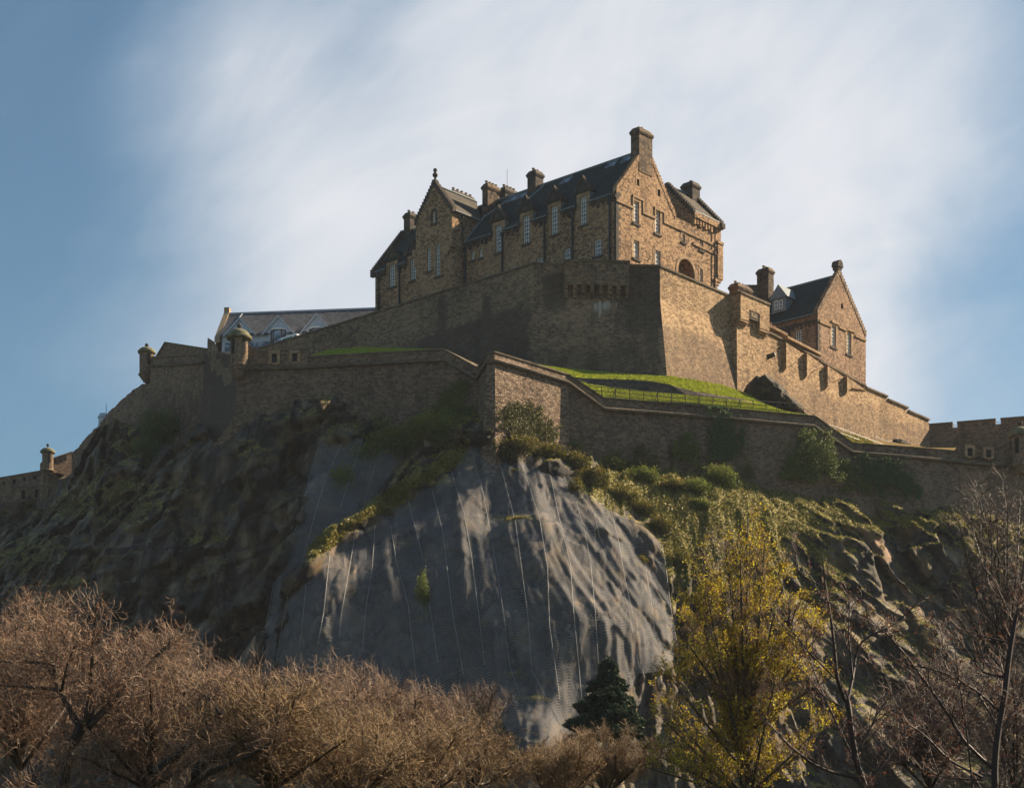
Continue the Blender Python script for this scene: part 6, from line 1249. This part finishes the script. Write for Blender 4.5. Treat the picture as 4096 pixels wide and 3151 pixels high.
# tree with fresh yellow leaves
YT=66.; ytop=[(2990,2040),(2900,2110),(3060,2130),(2850,2230),(2960,2180),(3120,2240),(2790,2370),(3190,2390),(2730,2520),(3270,2520),(2680,2680),(3330,2680),(2650,2850),(3000,2300),(2900,2400),(3100,2420),(2640,3000),(3350,2850),(2900,2700),(3100,2700),(2630,2760),(2700,2600),(2760,2450),(3240,2460),(2800,2600),(3200,2620),(2720,2950),(3260,2900),(2580,3040),(2820,2300)]
Lt=[with_base(np.array([at(2985,3250,YT),at(2985,3050,YT)]),2985,YT)]
for i,(ut,vt) in enumerate(ytop):
    dy=random.uniform(-2.2,2.2); vb=random.uniform(2850,3150) if vt<2700 else 3200; Lt.append(np.array([at(2985+random.uniform(-25,25),vb,YT),at(2985+(ut-2985)*.55,vb*.5+vt*.5,YT+dy*.6),at(ut,vt+25,YT+dy)]))
tree('leafy_tree','tall tree dotted with fresh yellow leaves right of the net and the pine',Lt,rr(len(Lt),.07),[(5.5,1.15,6,.7,.28,.012,.006),(6,.58,5,.4,.4,.007,.004),(3,.28,4,.3,.5,.005,.003)],tw='twigo',leaves=(4.4,.078,.39),cat='tree',buds=(.5,.05))
# right-hand bare trees, nearer the camera
Y8=38.
L8=[with_base(pix_limb(p8((890,1700),(850,1600),(800,1500),(780,1380),(760,1200),(735,1030)),Y8),3470,Y8)]+[pix_limb(p8(*l),Y8,d) for l,d in [(((720,1030),(690,950),(655,860),(640,650),(610,400),(575,200),(548,0),(545,-60)),-.5),(((735,1030),(775,870),(790,700),(850,560),(1080,470),(1260,290)),1.),(((775,870),(740,500),(760,330),(740,250)),.5),(((860,1620),(640,1570),(470,1500),(300,1360),(150,1200),(0,1050)),-.5),(((850,1600),(700,1300),(560,1000),(440,700),(270,430)),1.),(((640,860),(540,760),(430,650),(250,400)),-.6),(((880,1650),(1060,1420),(1180,1230),(1300,1000)),.8),(((700,1080),(560,1000),(370,760),(330,720)),.5),(((800,1500),(850,1330),(1000,1050),(1170,900)),.3),(((575,190),(420,110),(330,10)),.2)]]
SP=[(4.2,.8,6,.55,.22,.011,.006),(5,.32,5,.35,.35,.006,.004),(2,.14,3,.2,.5,.004,.003)]
gR='bare budding trees at lower right'
tree('bare_tree','upright bare tree with red buds just right of the leafy tree',L8,[(.08,.06),(.05,.010),(.04,.008),(.025,.008),(.035,.008),(.028,.008),(.02,.007),(.03,.008),(.02,.007),(.02,.007),(.014,.006)],SP,tw='twigd',bk='barkr',group=gR,buds=(1.6,.035))
L9=[with_base(pix_limb(p8((1840,1700),(1830,1500),(1850,1300),(1880,1120),(1920,850),(1960,600),(1990,400)),35.),3985,35.)]+[pix_limb(p8(*l),35.,d) for l,d in [(((1810,1530),(1600,1330),(1480,1120),(1400,1000),(1250,800),(1130,640),(1000,500),(860,430)),-.5),(((1880,1120),(1760,1000),(1560,860),(1300,770),(1050,760)),.5),(((1740,1600),(1500,1480),(1300,1270),(1160,1180)),.3),(((1670,1680),(1640,1400),(1610,1150),(1560,850),(1480,690),(1380,540)),-.4),(((1920,850),(1750,830),(1600,620),(1450,450)),.6),(((1960,600),(1800,560),(1560,490)),.2),(((1990,400),(2030,250),(2080,80)),.2),(((1850,1300),(1980,1100),(2080,950)),.3),(((1750,1620),(1450,1600),(1200,1500),(1000,1300)),.3),(((2040,420),(1970,370),(1890,270)),.4)]]
tree('bare_tree','dark bare tree with long branches sweeping left at the lower right corner',L9,[(.10,.045),(.035,.008),(.03,.007),(.03,.007),(.02,.007),(.025,.007),(.02,.007),(.02,.007),(.02,.007),(.02,.007),(.014,.006)],SP,tw='twigd',bk='barkr',group=gR,buds=(1.6,.035))
fantree('bare_tree','thin grey bare tree in front of the wall at the right edge',4020,2700,[(3830,2060),(3900,1950),(3960,2000),(4010,1920),(4080,1980),(4130,2050),(3860,2250),(4120,2250),(3800,2420),(3930,2350),(3780,2560)],78.,[(3,1.5,6,.5,.4,.017,.008),(4,.8,5,.3,.5,.009,.005),(2,.4,4,.1,.7,.006,.004)],tw='twigd',group=gR,ra=.055)
fantree('bare_tree','tangled bare tree behind the two budding trees, low at right',3720,3160,[(3560,2800),(3660,2700),(3780,2680),(3880,2760),(3500,2920),(3960,2850)],55.,D3,tw='twigd',group=gR,ra=.05,buds=(.4,.03))
fantree('bare_tree','dark tangled tree at the bottom right corner',4060,3180,[(3900,2750),(4000,2650),(4100,2700),(4160,2850)],52.,D3,tw='twigd',group=gR,ra=.05)
# pine
def pine():
    Y=118.; c=at(2440,3000,Y); root=thing('pine_tree','small dark green pine between the netted crag and the leafy tree','pine tree',(c[0],c[1],gz_(c[0],Y)))
    MB().tube([(c[0],c[1],gz_(c[0],Y)-.3),at(2438,2850,Y),at(2432,2660,Y)],.16,8,r1=.03).build('trunk',M['bark'],root)
    P=[];R_=[]
    for k in range(640):
        f=random.random()**.75; ang=random.uniform(0,2*math.pi); tier=.72+.28*math.sin(f*26+ang*2.); hw=(8+185*f**.9)*tier; rr_=hw*random.random()**.35; v=2650+300*f+random.gauss(0,5)+rr_*.12-8*math.sin(ang*3)
        cc=at(2436+rr_*math.cos(ang)-34*f*(math.cos(ang)<-.3),v,Y+rr_*math.sin(ang)*Y/FP); n=110; d=rng.normal(size=(n,3)); d[:,2]=np.abs(d[:,2])*1.3+.25; d/=np.linalg.norm(d,axis=1)[:,None]; P.append(cc+d*rng.uniform(.03,.30,(n,1))); R_.append(np.clip(rng.normal(.3,.2,n)+.35*(d[:,2]>.85),0,1))
    V,F_,R2=quads(np.vstack(P),rng.uniform(.16,.3,len(P)*110),np.concatenate(R_),None,3.); mesh_np('crown',V,F_,M['needle'],root,None,{'rnd':R2})
pine()
